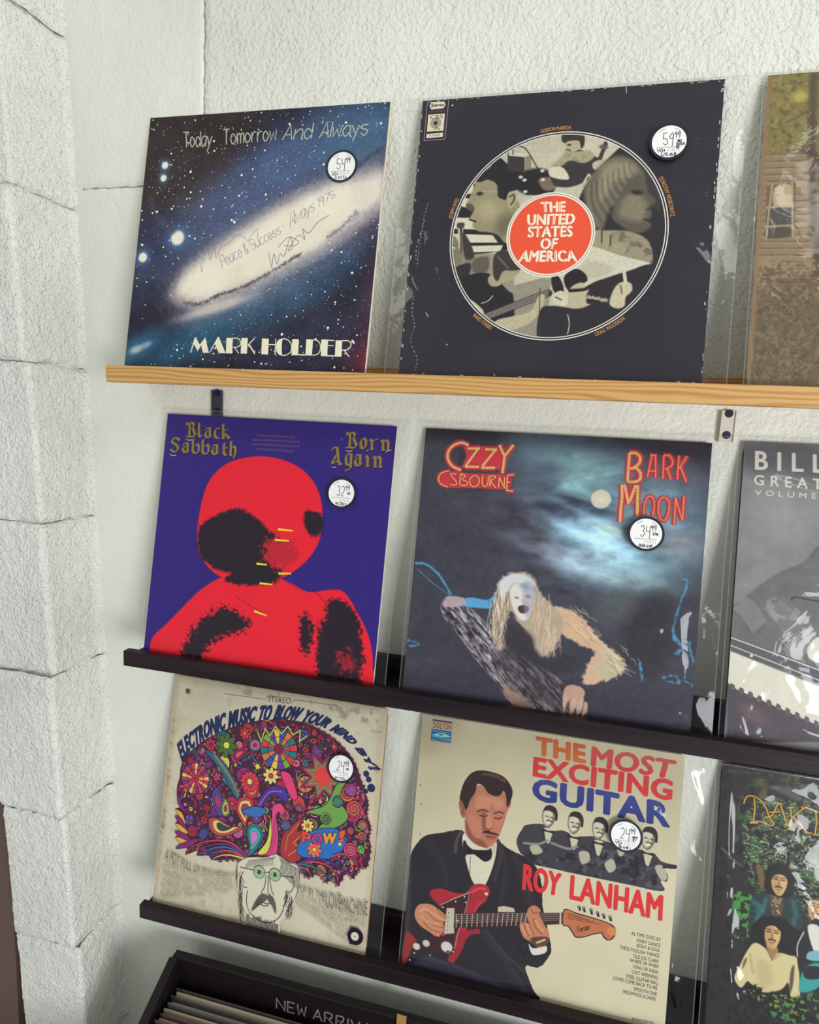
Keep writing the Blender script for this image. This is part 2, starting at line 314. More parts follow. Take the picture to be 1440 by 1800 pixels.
def font(s,off=0.,res=3):
    k=(s,off)
    if k in FC: return FC[k]
    cu=bpy.data.curves.new('t','FONT'); cu.body=s; cu.offset=off; cu.space_character=1.04+off*1.5; cu.resolution_u=res; cu.fill_mode='FRONT'; cu.size=1
    o=bpy.data.objects.new('t',cu); COL.objects.link(o); bpy.context.view_layer.update()
    me=bpy.data.meshes.new_from_object(o.evaluated_get(bpy.context.evaluated_depsgraph_get()))
    n=len(me.vertices); co=np.zeros(n*3); me.vertices.foreach_get('co',co); V=co.reshape(-1,3)[:,:2]; me.calc_loop_triangles()
    T=np.zeros(len(me.loop_triangles)*3,int); me.loop_triangles.foreach_get('vertices',T); T=T.reshape(-1,3)
    a_=(V[T[:,1],0]-V[T[:,0],0])*(V[T[:,2],1]-V[T[:,0],1])-(V[T[:,2],0]-V[T[:,0],0])*(V[T[:,1],1]-V[T[:,0],1]); T=T[np.abs(a_)>1e-6]
    bpy.data.objects.remove(o); bpy.data.curves.remove(cu); bpy.data.meshes.remove(me); FC[k]=(V,T); return FC[k]
def rail(p,t):
    p=np.asarray(p,float); d=np.concatenate([[0],np.cumsum(np.hypot(*(p[1:]-p[:-1]).T))]); x=t*d[-1]
    # extend straight beyond the ends
    r=np.stack([np.interp(x,d,p[:,0]),np.interp(x,d,p[:,1])],-1); return r
GL={'A':"02 38 62|14 54",'B':"02 08|~08 38 57 35 05|~05 45 63 42 02",'C':"~67 38 06 04 32 63",'D':"02 08|~08 38 66 64 32 02",'E':"58 08 02 52|05 45",'F':"58 08 02|05 45",
'G':"~67 38 06 04 32 63|63 65 35",'H':"02 08|62 68|05 65",'I':"02 08",'J':"~48 43 22 03",'K':"02 08|68 05 62",'L':"08 02 52",'M':"02 08 34 68 62",'N':"02 08 62 68",'O':"~38 16 05 14 32 54 65 56 38",
'P':"02 08|~08 48 57 55 35 05",'R':"02 08|~08 48 57 45 05|25 62",'S':"~67 38 07 25 55 63 32 03",'T':"08 68|38 32",'U':"~08 04 32 64 68",'V':"08 32 68",'W':"08 12 36 52 68",'Y':"08 35 68|35 32",'Z':"08 68 02 62",'X':"02 68|08 62",
'a':"~56 26 04 22 54|56 52",'b':"08 02|~04 26 54 22 03",'c':"~56 26 04 22 53",'d':"58 52|~54 26 04 22 54",'e':"04 54|~54 36 04 22 53",'g':"~56 26 04 22 54|56 51|~51 30 01",'h':"08 02|~04 36 55 52",'i':"02 06|07 08",'k':"08 02|56 04 52",'l':"08 02",
'm':"02 06|~05 26 35 32|~35 56 65 62",'n':"02 06|~04 36 55 52",'o':"~26 04 22 54 26",'r':"02 06|~04 26 46",'s':"~56 26 05 44 43 22 03",'t':"28 22 42|06 46",'u':"06 03 22 53|56 52",'v':"06 32 56",'w':"06 12 35 52 66",'y':"06 32|56 10",
'0':"~38 06 04 32 64 66 38",'1':"17 28 22",'2':"~07 38 57 55 02|02 62",'3':"~07 38 56 35|~35 64 32 03",'4':"08 05 55|58 51",'5':"58 08 05|~05 45 63 32 03",'6':"~58 05 03 32 63 45 04", '7':"08 68 22",'8':"~38 16 54 32 14 56 38",'9':"~56 38 06 25 56|57 41",'.':"02 12",'-':"05 45",'+':"05 45|27 23",'&':"52 07 28 37 04 22 54","'":"08 07",',':"02 01",'!':"08 04|02 03",'$':"~67 38 07 25 55 63 32 03|39 31"}
GB={'a':"15 26 46|46 42 53|35 14 13 22 42",'l':"18 13 22 33",'c':"46 26 15 13 22 42",'k':"18 12 22|15 46|14 43 52",'b':"18 13 22 42 53 55 46 25",'t':"27 23 32 42|15 45",'h':"18 12 22|15 36 45 43 31",'o':"26 15 13 22 32 43 45 36 26",'r':"16 25 22 32|25 46 56",
'n':"16 25 22 32|25 36 46 55 52 62",'g':"46 26 15 13 22 42|46 41 20 10",'i':"16 25 22 32|18 28",'B':"28 22|28 48 57 46 25|25 46 63 52 22 02|08 17 07",'S':"67 48 28 17 16 45 54 53 42 22 03|28 27",'A':"07 18 38 43 52 62|23 43|25 13 03 12"}
def strokes(s,gap=2.2,sp=3,GL=GL):
    out=[];x=0
    for ch in s:
        if ch==' ': x+=sp; continue
        g=GL.get(ch) or GL.get(ch.upper()); mx=0
        for st in g.split('|'):
            c=st[0]=='~'; q=np.array([[int(a[0]),int(a[1])] for a in st.lstrip('~').split()],float); mx=max(mx,q[:,0].max()); closed=c and (q[0]==q[-1]).all()
            if c: q=smooth(q[:-1],True,5) if closed else smooth(q,False,5)
            if closed: q=np.vstack([q,q[:1]])
            out.append(np.stack([q[:,0]+x,(q[:,1]-2)/6],-1))
        x+=mx+gap
    w=max(x-gap,1.)
    return [np.stack([q[:,0]/w,q[:,1]],-1) for q in out]
class Vec:
    """crisp printed shapes laid over the picture, thin ink layers"""
    def __init__(s): s.v=[];s.t=[];s.c=[];s.n=0;s.L=0;s.auto=True
    def _z(s):
        if s.auto: s.L+=1
        return s.L
    def raw(s,p,t,c):
        p=np.asarray(p,float); z=s._z(); s.v.append(np.column_stack([p,np.full(len(p),z)])); s.t.append(np.asarray(t,int)+s.n)
        c=np.asarray(c,float); s.c.append(np.tile(c,(len(p),1)) if c.ndim==1 else c); s.n+=len(p)
    def poly(s,p,c,sm=False,n=6):
        p=smooth(p,True,n) if sm else np.asarray(p,float)
        t=geometry.tessellate_polygon([[Vector((a[0],a[1],0)) for a in p]])
        if t: s.raw(p,t,c)
        return s
    def line(s,p,w,c,sm=False,closed=False,w2=None,n=5):
        p=smooth(p,closed,n) if sm else np.asarray(p,float)
        if closed: p=np.vstack([p,p[:1]])
        d=np.diff(p,axis=0); l=np.hypot(*d.T); k=l>1e-9; p=np.vstack([p[:1],p[1:][k]]); d=d[k]/l[k][:,None]
        if len(d)==0: return s
        tn=np.vstack([d[:1],(d[1:]+d[:-1])/2,d[-1:]]);
        if closed: tn[0]=tn[-1]=(d[0]+d[-1])/2
        ll=np.maximum(np.hypot(*tn.T),.4)[:,None]; tn=tn/ll**2*np.minimum(1,1); nn=np.stack([-tn[:,1],tn[:,0]],-1)
        ww=np.linspace(w,w if w2 is None else w2,len(p))[:,None]/2
        V=np.vstack([p+nn*ww,p-nn*ww]); m=len(p); i=np.arange(m-1); s.raw(V,np.vstack([np.stack([i,i+1,m+i+1],-1),np.stack([i,m+i+1,m+i],-1)]),c); return s
    def nib(s,p,nv,c):
        nv=np.asarray(nv,float)/2; V=[];T=[]
        for a,b in zip(p[:-1],p[1:]): k=len(V); V+=[a-nv,b-nv,b+nv,a+nv]; T+=[(k,k+1,k+2),(k,k+2,k+3)]
        s.raw(V,T,c); return s
    def disc(s,cu,cv,r,c,r2=None,n=32,rot=0):
        r2=r if r2 is None else r2; a=np.arange(n)/n*2*math.pi; x=r*np.cos(a);y=r2*np.sin(a); p=np.stack([cu+x*math.cos(rot)-y*math.sin(rot),cv+x*math.sin(rot)+y*math.cos(rot)],-1)
        s.raw(p,[(0,i,i+1) for i in range(1,n-1)],c); return s
    def ring(s,cu,cv,r,w,c,n=96):
        a=np.arange(n)/n*2*math.pi; return s.line(np.stack([cu+r*np.cos(a),cv+r*np.sin(a)],-1),w,c,closed=True)
    def multi(s,items):
        """many little convex shapes in one ink layer: [(pts,colour)]"""
        a=s.auto; z=s._z(); s.auto=False
        for p,c in items: s.raw(p,[(0,i,i+1) for i in range(1,len(p)-1)],c)
        s.auto=a; return s
    def text(s,t,bot,top,c,off=.0,c2=None):
        V,T=font(t,off)
        if len(V)==0: return s
        x=(V[:,0]-V[:,0].min())/(V[:,0].max()-V[:,0].min()); y=V[:,1]/.682
        b=rail(bot,x);q=rail(top,x); p=b+(q-b)*y[:,None]
        col=np.asarray(c,float)
        if c2 is not None: col=col+(np.asarray(c2,float)-col)*np.clip(y,0,1)[:,None]
        s.raw(p,T,col); return s
    def bold(s,t,bot,top,c,off,dx,c2=None):
        bot=np.asarray(bot,float);top=np.asarray(top,float)
        for k,j in ((-1,0),(-.5,.5),(.5,-.5),(1,0),(0,.7),(0,-.7),(0,0)): s.text(t,bot+[dx*k,dx*j],top+[dx*k,dx*j],c,off,c2)
        return s
    def pen(s,t,bot,top,c,w,nib=None,gap=2.2,sp=3,G=None):
        a=s.auto; s._z(); s.auto=False
        for q in strokes(t,gap,sp,G or GL):
            b=rail(bot,q[:,0]);u=rail(top,q[:,0]); p=b+(u-b)*q[:,1][:,None]
            if nib is not None: s.nib(p,nib,c)
            else: s.line(p,w,c)
        s.auto=a; return s
EPS=6e-6
def emit(name, W, H, layers, mat, parent, zbot):
    """layers: Ras and Vec pictures -> one print mesh in the jacket's own frame"""
    VV=[];FF=[];TT=[];CC=[];n=0
    for L in layers:
        if isinstance(L,Ras):
            u,v=L.U.ravel(),L.V.ravel(); y=np.zeros(len(u)); c=L.I.reshape(-1,3); ny,nx=L.U.shape; i=np.arange(nx-1)[None,:]+np.arange(ny-1)[:,None]*nx
            Q=np.stack([i,i+nx,i+nx+1,i+1],-1).reshape(-1,4)
            if L.cut: m_=L.M.ravel(); Q=Q[(m_[Q]>.25).all(1)]
            FF.append(Q+n)
            y=y-getattr(L,'lift',0)*EPS
        else:
            if not L.v: continue
            a=np.vstack(L.v); u,v=a[:,0],a[:,1]; y=-2e-5-a[:,2]*EPS; c=np.vstack(L.c); TT.append(np.vstack(L.t)+n)
        VV.append(np.stack([(u/1000-.5)*W,y,(1-v/1000)*H+zbot],-1)); CC.append(alb(np.clip(c,0,255))); n+=len(u)
    me=fast_mesh(name,np.vstack(VV),np.vstack(FF) if FF else None,False,np.vstack(CC),np.vstack(TT) if TT else None)
    return link_obj(name,me,mat,parent)
# ---------------------------------------------------------------- record albums
def rect(u0,v0,u1,v1): return np.array([[u0,v0],[u1,v0],[u1,v1],[u0,v1]],float)
def frame(x,z,roll,W,H,lean,yb):
    s=lean/.314; c=math.sqrt(1-s*s); a=-math.asin(s)
    M=Matrix.Translation((x,-yb,z))@Matrix.Rotation(a,4,'X')@Matrix.Rotation(-roll,4,'Y')@Matrix.Translation((W/2,0,0)); return M
ZB=.0030  # the jacket stands this much behind the lip
def sticker(parent, W, H, uv, price, cents, small, grade, word, y, red=False):
    cx=(uv[0]/1000-.5)*W; cz=(1-uv[1]/1000)*H+ZB; R=.0192
    b=MB(); b.cyl((cx,y,cz),(0,-1,0),R,.0003,56); st=b.build('price_sticker',m_blackink,parent)
    
    v=Vec(); ink=(40,36,52)
    v.disc(500,500,420,(234,235,230),n=56); v.ring(500,500,424,9,(250,250,250))
    v.pen(price,[(350,590),(600,590)],[(350,270),(600,270)],ink,19,gap=2.2); v.pen(cents,[(625,390),(760,390)],[(625,250),(760,250)],(110,40,80) if red else ink,20)
    if small: 
        for k,w_ in enumerate(small): v.pen(w_,[(690,530+k*85),(690+38*len(w_),530+k*85)],[(690,460+k*85),(690+38*len(w_),460+k*85)],ink,18)
    v.line([(190,655),(790,655)],14,(120,122,128)); v.text('V I N Y L',[(470,770),(790,770)],[(470,700),(790,700)],(130,132,138))
    if grade: v.pen(grade,[(215,785),(420,785)],[(215,690),(420,690)],ink,20)
    v.pen(word,[(330,890),(690,890)],[(330,805),(690,805)],ink,19)
    for a0,a1 in ((-2.35,-1.95),(-1.2,-.8)):
        for q in np.linspace(a0,a1,5): v.line([(500+370*math.cos(q),500+370*math.sin(q)),(500+370*math.cos(q+.055),500+370*math.sin(q+.055))],20,(90,88,92))
    L=v; a=np.vstack(L.v); V=np.stack([cx+(a[:,0]/1000-.5)*2*R,y-.00032-a[:,2]*EPS,cz-(a[:,1]/1000-.5)*2*R],-1)
    link_obj('sticker_writing',fast_mesh('sticker_writing',V,None,False,alb(np.vstack(L.c)),np.vstack(L.t)),m_print,st)
m_blackink=material('black_ink',(30,22,38),.45,.4)
def film_sheet(parent, W, H, u0,v0,u1,v1, seed, amp=.0012, thick=False, y0=-.0018, creases=(), seam=None):
    nx=ny=110; U,V=np.meshgrid(np.linspace(u0,u1,nx),np.linspace(v0,v1,ny)); r=np.random.RandomState(seed)
    Y=np.zeros_like(U)
    for k in range(3):
        a=r.uniform(0,math.pi); q=(U*math.cos(a)+V*math.sin(a))/(170/(k+1)); w=fbm(q+seed,(V*math.cos(a)-U*math.sin(a))/420+k,seed+k,2); Y+=(1-np.abs(2*w-1))**2/(k+1.4)
    for (a,b,c,d,h,wd) in creases:
        p=np.array([a,b],float);e=np.array([c,d],float)-p;q=e@e;t=np.clip(((U-p[0])*e[0]+(V-p[1])*e[1])/q,0,1);dd=np.hypot(U-p[0]-t*e[0],V-p[1]-t*e[1]); Y+=h*np.exp(-(dd/wd)**2)*np.sin(np.clip(t,0.02,.98)*math.pi)
    ed=np.minimum(np.minimum(U-u0,u1-U),np.minimum(V-v0,v1-V)); Y*=np.clip(ed/60,0,1)
    Yw=y0-amp*Y; Vv=np.stack([(U/1000-.5)*W,Yw,(1-V/1000)*H+ZB],-1).reshape(-1,3); i=np.arange(nx-1)[None,:]+np.arange(ny-1)[:,None]*nx
    F=np.stack([i,i+nx,i+nx+1,i+1],-1).reshape(-1,4)
    # back wall of the sleeve behind the jacket, joined along the rim
    T_=getattr(parent,'thick_',.004)
    o=link_obj('plastic_sleeve',fast_mesh('plastic_sleeve',Vv,F,True),m_film2 if thick else m_film,parent)
    b=MB(); X0,X1=(u0/1000-.5)*W,(u1/1000-.5)*W; Z0,Z1=(1-v1/1000)*H+ZB,(1-v0/1000)*H+ZB
    t=.0011
    for bx in ((X0,X0+t,Z0,Z1),(X1-t,X1,Z0,Z1),(X0,X1,Z1-t,Z1)): b.box(bx[0],bx[1],y0-.0003,y0+.0003,bx[2],bx[3])
    b.build('sleeve_seam',m_film2,o); return o
# jacket boards
def jacket(e, W, H, T, mats, wear=0, seed=0, round_=.0015):
    """front board and back board with the record's thickness between them"""
    m_front,m_edge=mats
    def slab(name,y0,y1,mat,inset=0):
        r=np.random.RandomState(seed+int(y1*1e5)%97); pts=[]; x0,x1,z0,z1=-W/2+inset,W/2-inset,0,H+ZB-inset
        cs=[(x0,z0),(x1,z0),(x1,z1),(x0,z1)]
        for (a,b) in zip(cs,cs[1:]+cs[:1]):
            n=26
            for k in range(n):
                t=k/n; j=wear*(r.rand()**3); w=min(t,1-t)*n
                x=a[0]+(b[0]-a[0])*t; z=a[1]+(b[1]-a[1])*t; cx,cz=0,H/2; d=math.hypot(x-cx,z-cz); cut=round_*max(0,1-w/1.0) 
                s_=1-(j+cut)/d; pts.append((cx+(x-cx)*s_,cz+(z-cz)*s_))
        n=len(pts); b=MB(); b.add([(p[0],y0,p[1]) for p in pts]+[(p[0],y1,p[1]) for p in pts],[tuple(range(n)),tuple(range(2*n-1,n-1,-1))]+[(i,n+i,n+(i+1)%n,(i+1)%n) for i in range(n)])
        return b.build(name,mat,e)
    f=slab('front_board',.0001,.0009,m_front); slab('back_board',T-.0009,T,m_front)
    b=MB(); b.box(-W/2+.0012,W/2-.0022,.0010,T-.0010,0,H+ZB-.0022); b.build('inner_sleeve',m_edge,e); return f
ALB={'A': (-0.15844, -0.00032, -0.00508, 0.31194, 0.31593, 0.0532, 0.06), 'B': (0.19287, -0.00042, 0.0, 0.31234, 0.31239, 0.053, 0.05996), 'C': (-0.13647, -0.3657, -0.00392, 0.31623, 0.31568, 0.05325, 0.06006), 'D': (0.21651, -0.3643, -0.00124, 0.31829, 0.31259, 0.05378, 0.06004), 'E': (-0.12762, -0.73282, -0.00377, 0.31306, 0.31753, 0.05345, 0.06005), 'F': (0.23335, -0.73468, 0.00084, 0.31463, 0.31835, 0.05307, 0.0601), 'G': (0.54601, -0.00041, 0.00541, 0.314, 0.31283, 0.05304, 0.05999), 'H': (0.56838, -0.36826, 0.00377, 0.314, 0.31971, 0.05299, 0.06009), 'I': (0.5884, -0.7299, 0.0, 0.314, 0.314, 0.0582, 0.064)}
ROW={'A':0,'B':0,'G':0,'C':1,'D':1,'H':1,'E':2,'F':2,'I':2}
def album(k, T, mats, label, wear=0, round_=.0015):
    global ZB; x,z,r,W_,H_,ln_,yb=ALB[k]; s_=SHELF[ROW[k]]; ZB=z-(s_['z']+s_['bt'])-.0004
    e=empty('record_album'); tag(e,label,'record album','records standing face out on the ledge shelves')
    M=frame(x,z,r,W_,H_,ln_,yb); s=ln_/.314
    e.matrix_world=M@Matrix.Translation((0,0,-ZB)); f=jacket(e,W_,H_,T,mats,wear,ord(k),round_); return e,f,W_,H_
def art_galaxy():
    e,f,W_,H_=album('A',.0060,(m_card,m_wcard),'record with a white spiral galaxy on a starry blue sleeve, leftmost on the pine shelf',.0004)
    e['label']='galaxy cover record reading Today Tomorrow And Always, left end of pine shelf'
    r=Ras(0,0,1000,1009,400,400,(38,38,54)); w=(slice(None),slice(None))
    r.poly(P('-80,-80 520,-80 430,120 330,420 180,520 -80,560'),(46,35,36),120)
    for c,rv,col,a in (((657,173),(430,120),(66,98,128),.8),((456,347),(560,190),(72,86,120),.8),((437,797),(560,95),(38,92,118),.8),((713,701),(420,90),(48,78,104),.7),((56,924),(190,60),(44,96,128),.8),((936,133),(260,130),(70,104,132),.8)):
        r.blob(c[0],c[1],rv[0],rv[1],col,-.56,a,.3)
    r.blob(*(58,483),150,150,(40,50,84),0,.6,.3)
    r.poly(P('170,728 215,639 369,512 579,382 752,294 908,238 1074,193 1091,365 962,467 783,586 597,702 433,766 278,799'),(128,118,136),150,.85,rag=30)
    r.poly(P('186,704 239,615 386,504 595,374 761,302 887,268 996,257 1014,363 913,451 764,556 606,632 460,694 325,743 226,736'),(214,206,188),74,1.,rag=10,seed=2)
    r.poly(P('220,687 290,591 438,497 615,398 765,333 875,313 899,390 789,487 642,578 490,655 330,711'),(226,218,196),60,1.,rag=6)
    r.blob(*(380,758),190,26,(206,192,182),-.3,.8,.3)
    r.line(P('240,740 290,749 333,736 383,712 476,683 557,643 620,605 706,555'),9,(60,58,68),10,.85,rag=9)
    r.line(P('806,495 858,458 909,406'),10,(90,92,110),14,.7,rag=12); r.line(P('899,230 950,195 995,167'),14,(60,66,84),18,.7,rag=16)
    r.line(P('495,702 592,655 702,593 854,496 970,392'),14,(150,140,150),30,.5,rag=30)
    r.blob(*(1058,966),120,150,(140,44,58),0,.95,.1); r.blob(*(1000,692),50,200,(80,46,60),0,.5,.1)
    g=fbm(r.U/5,r.V/5,31,2)-.5; lum=r.I.mean(-1); r.I*=(1+(.55-.5*np.clip(lum/190,0,1))*g)[...,None]; r.I+=((fbm(r.U/90,r.V/90,7,4)-.5)*26)[...,None]*np.array([.7,1,1.2]); r.I=np.clip(r.I,14,236)
    for c,rd,h in (((89,196),15,30),((88,247),14,26),((179,487),30,60),((32,563),20,40)):
        r.blob(c[0],c[1],h,h,(74,120,158),0,.9,.1); r.blob(c[0],c[1],rd,rd,(228,222,205),0,1.,.72)
    r.line(P('40,334 65,385 107,427 157,460'),22,(72,66,84),20,.6); r.blob(*(47,929),38,18,(190,196,190),-.4,.8,.3); r.blob(*(91,909),30,14,(150,180,190),-.4,.7,.3)
    v=Vec(); rd=np.random.RandomState(3); it=[]; 
    for k in range(1500):
        u,q=rd.rand()*1000,rd.rand()*1000; d=abs((q-560)+(u-500)*.62)
        if d<170 and rd.rand()<.85: continue
        s=.8+2.6*rd.rand()**4+(.5 if k<300 else 0); n=5; a=np.arange(n)/n*6.283+rd.rand(); b=rd.rand()*.5+.5
        it.append((np.stack([u+s*np.cos(a),q+s*np.sin(a)],-1),(150+90*b,155+80*b,160+70*b)))
    for k in range(70):
        u,q=rd.rand()*1000,rd.rand()*1000
        if abs((q-560)+(u-500)*.62)<170: continue
        s=3+2.2*rd.rand(); a=np.arange(8)/8*6.283; it.append((np.stack([u+s*np.cos(a),q+s*np.sin(a)],-1),(236,232,220)))
    v.multi(it)
    tc=(176,180,160)
    for t,b,q in (('Today',P('166,127 285,129'),P('155,67 285,68')),('Tomorrow',P('337,126 561,119'),P('330,65 555,62')),('And',P('585,120 703,121'),P('596,62 706,61')),('Always',P('735,120 927,119'),P('745,61 921,60'))): v.pen(t,b,q,tc,4.2,gap=1.2)
    cr=(226,220,192)
    for s in P('287,935 291,935 305,881 300,877'),P('300,877 304,876 325,904 346,875 367,934 342,934 331,905 319,929 296,898'),P('369,934 373,933 403,875 399,872'),P('399,872 403,872 439,934 410,934 390,899'),P('386,917 413,916 413,918 385,919'),P('436,875 462,875 467,934 440,934'),P('499,874 525,874 528,933 502,933'),P('528,900 552,873 555,875 530,903'),P('533,893 563,932 559,934 529,897'),P('584,874 612,875 615,934 587,933'),P('612,895 642,895 643,898 613,898'),P('639,874 642,874 646,935 642,935'),P('707,874 733,874 736,933 710,934'),P('735,929 764,929 764,934 736,933'),P('763,873 789,874 791,933 765,933'),P('822,873 848,873 851,934 826,933'),P('845,873 873,874 873,877 846,877'),P('847,892 872,893 872,896 847,895'),P('850,930 881,930 882,934 850,934'),P('878,875 903,875 906,934 881,934'): v.poly(s,cr)
    for s in P('462,876 483,876 495,885 497,900 487,908 468,911'),P('474,910 494,933'),P('788,875 806,877 819,890 822,910 814,926 793,932'),P('902,876 924,875 937,883 937,897 926,908 905,910'),P('914,910 936,933'): v.line(s,3.4,cr,sm=len(s)>2)
    v.poly(P('673,873 667,883 670,925 676,936 658,932 647,917 645,893 654,877'),cr,sm=True); v.line(P('670,873 690,878 706,896 706,920 691,933 676,936'),3.4,cr,sm=True)
    ik=(120,122,150)
    for t,b,q in (('Peace & Success',P('389,607 623,476'),P('371,560 603,445')),('Always 1975',P('654,454 822,342'),P('640,399 816,319'))): v.pen(t,b,q,ik,1.6,gap=1)
    v.line(P('289,583 303,623 302,575 319,535 333,575 345,528 358,568 371,528 405,512 436,481 471,490 482,505 504,474 520,459 524,498'),1.4,ik,sm=True)
    v.line(P('576,550 594,601 598,554 615,593 623,554 641,562 658,492 671,531 655,539 690,485 717,501 705,462 731,478 760,440 805,412'),1.8,(96,100,150),sm=True); v.line(P('594,601 613,655'),1.6,(96,100,150)); v.line(P('612,531 650,492 693,508 678,524 636,523'),1.8,(96,100,150),sm=True)
    emit('artwork',W_,H_,[r],m_printg,f,ZB); emit('lettering',W_,H_,[v],m_printg,f,ZB)
    b=MB(); b.box(W_/2-.0020,W_/2+.0004,.0014,.0040,.012,.20); b.build('inner_sleeve_edge',m_wcard,f)
    sticker(e,W_,H_,(835,232),'54','99',None,'VG+','W.ATTA','A' and -.0006)
art_galaxy()
def art_collage():
    e,f,W_,H_=album('B',.0035,(m_dcard,m_tan),'black record cover with a round photo collage and orange centre disc',.0022,.003)
    r=Ras(0,0,1000,1009,40,40,(40,37,46)); r.noise(5,200,3)
    c=(504,504); cu,cv_=c; R_=(863,512)[0]-cu
    q=Ras(cu-R_-4,cv_-R_-4,cu+R_+4,cv_+R_+4,420,420,(196,190,166)); q.lift=1
    DK=(44,39,40);MD=(112,106,90);LT=(212,206,180);BK=(32,28,32)
    q.poly(P('223,81 715,113 723,225 626,220 520,346 286,301 251,200'),(198,192,166),8)
    q.noisecol((170,164,140),160,.5,.4,4,.2)
    # left: flag stripes and stars
    q.poly(P('57,254 272,246 350,552 86,585'),BK,3,sm=False)
    for s in P('105,430 253,436 292,480 108,470'),P('107,487 293,498 313,525 110,521'),P('114,536 331,534 324,556 113,560'),P('114,571 343,566 301,587 120,601'): q.poly(s,LT,3,sm=False)
    for p in P('189,327 152,406 162,372 152,341 204,379 212,270'): q.blob(p[0],p[1],13,13,LT,0,1,.85)
    q.poly(P('171,312 207,312 208,346 174,343'),LT,3); q.poly(P('172,365 203,368 205,395 175,392'),LT,3)
    q.poly(P('119,594 334,570 381,712 322,836 170,712'),(150,144,122),6); q.poly(P('153,622 222,595 218,649 175,667'),DK,8); q.poly(P('231,586 282,574 286,623 239,631'),(96,88,76),8)
    # man in profile, left
    q.poly(P('208,270 223,239 253,223 288,222 316,244 344,268 397,288 467,309 487,353 403,359 366,331 332,338 294,301 258,291'),BK,5)
    q.poly(P('215,298 213,325 202,356 190,387 199,402 220,406 208,433 220,442 220,465 241,483 275,487 311,498 339,526 362,482 382,411 351,357 314,329 294,292 258,282 231,285'),(150,142,110),5)
    q.blob(*(268,408),50,40,(176,166,130),.5,.8,.3); q.blob(*(334,463),40,50,(104,96,76),.4,.8,.3)
    q.poly(P('210,298 212,261 227,235 288,222 325,249 398,297 403,359 367,340 334,356 327,374 299,360 292,319 259,300 233,308'),BK,4)
    q.poly(P('225,262 246,247 268,250 256,263 235,271'),(120,112,92),6); q.line(P('208,343 245,342 298,346'),3,(170,164,140),3); q.blob(*(235,349),13,8,(50,44,40),0,1,.6)
    q.poly(P('332,356 347,344 363,356 364,384 350,403 337,399'),(172,160,124),4); q.line(P('340,364 353,357 356,375 346,392'),5,(60,52,44),4)
    q.poly(P('190,387 204,382 219,395 216,412 197,404'),(90,82,66),5); q.line(P('207,440 228,448'),6,BK,4)
    q.poly(P('166,459 185,454 197,568 179,571'),(188,184,170),3,sm=False); q.poly(P('175,456 182,456 192,572 186,571'),BK,3,sm=False); q.poly(P('165,452 189,452 188,470 167,470'),(70,66,66),3)
    for s in P('147,491 171,513 176,550 158,531'),P('138,549 182,546 195,586 170,604 140,576'),P('183,487 208,532 239,578 213,595 193,568'): q.poly(s,(128,118,92),5)
    q.poly(P('186,487 216,523 234,573 203,577'),(56,50,50),5)
    # amplifier, wires, seated player at the top
    q.poly(P('321,217 379,225 384,278 325,274'),(54,48,50),3,sm=False); q.poly(P('379,225 402,219 406,266 384,278'),(140,132,108),3,sm=False); q.poly(P('321,217 343,207 402,217 379,226'),(206,200,176),3,sm=False)
    q.line(P('339,214 342,191 372,190 396,217 430,272 477,335'),3.5,DK,3); q.line(P('318,168 322,217'),4,(70,66,62),3); q.poly(P('363,286 430,267 482,292 478,344 403,359 358,331'),BK,10); q.poly(P('433,307 475,300 509,310 487,345 453,343'),(120,106,84),8)
    for p in P('372,296 386,307 448,308 392,348 444,277'): q.blob(p[0],p[1],8,6,LT,0,1,.6)
    q.poly(P('473,274 512,240 527,215 559,208 594,227 636,247 654,265 623,289 585,322 536,338 485,327'),(52,48,50),5); q.poly(P('464,269 503,231 522,210 547,216 593,214 611,237 580,257 537,246 513,258 482,283'),(168,158,126),6)
    q.noisecol((120,110,84),14,.52,.6,6,.15,P('464,269 503,231 522,210 547,216 593,214 611,237 580,257 537,246 513,258 482,283'))
    q.poly(P('507,178 509,154 533,138 561,147 573,174 571,200 543,216 519,204'),(178,168,136),4); q.poly(P('500,174 501,150 520,137 550,139 572,158 576,191 567,206 559,181 540,176 520,179 511,184'),(50,44,42),4); q.line(P('516,207 531,210'),4,(60,50,46),3); q.blob(*(526,191),7,4,(50,44,40),0,1,.5)
    q.poly(P('464,273 480,265 514,271 534,311 475,300'),LT,4); q.poly(P('618,267 633,212 641,186 652,195 644,221 628,274'),(60,52,48),3); q.poly(P('608,258 636,248 652,260 638,277 614,280'),(190,180,146),4); q.line(P('585,322 599,297 605,314'),6,LT,4); q.blob(*(639,205),16,9,(90,82,70),.3,.9,.6)
    # woman in profile, right
    q.poly(P('705,198 746,218 806,272 850,350 882,477 878,628 784,627 699,541 595,453 573,383 615,298'),(40,36,40),6)
    q.poly(P('720,191 763,227 824,307 832,426 799,391 759,287'),(58,53,54),14)
    q.poly(P('587,357 600,314 637,264 684,236 733,251 767,287 778,322 749,355 711,388 674,421 655,489 611,453'),(104,98,82),14); q.poly(P('639,281 677,257 726,260 751,287 729,311 683,326 662,369 638,385'),(146,138,112),24,.9)
    for k in range(16): t=k/15.; a=P('602,340 726,260'); b=P('645,471 770,330'); q.line([a[0]+(a[1]-a[0])*t,(a[0]+(a[1]-a[0])*t+b[0]+(b[1]-b[0])*t)/2+[-14,0],b[0]+(b[1]-b[0])*t],3,(60,54,50) if k%2 else (160,152,124),5,.5)
    q.poly(P('730,320 769,304 782,331 793,365 817,395 804,416 810,442 803,458 809,480 783,500 743,495 710,473 684,447 688,404 709,362'),(92,85,72),10); q.poly(P('734,371 766,372 792,412 780,458 740,457 707,439 712,396'),(134,126,102),24,.9)
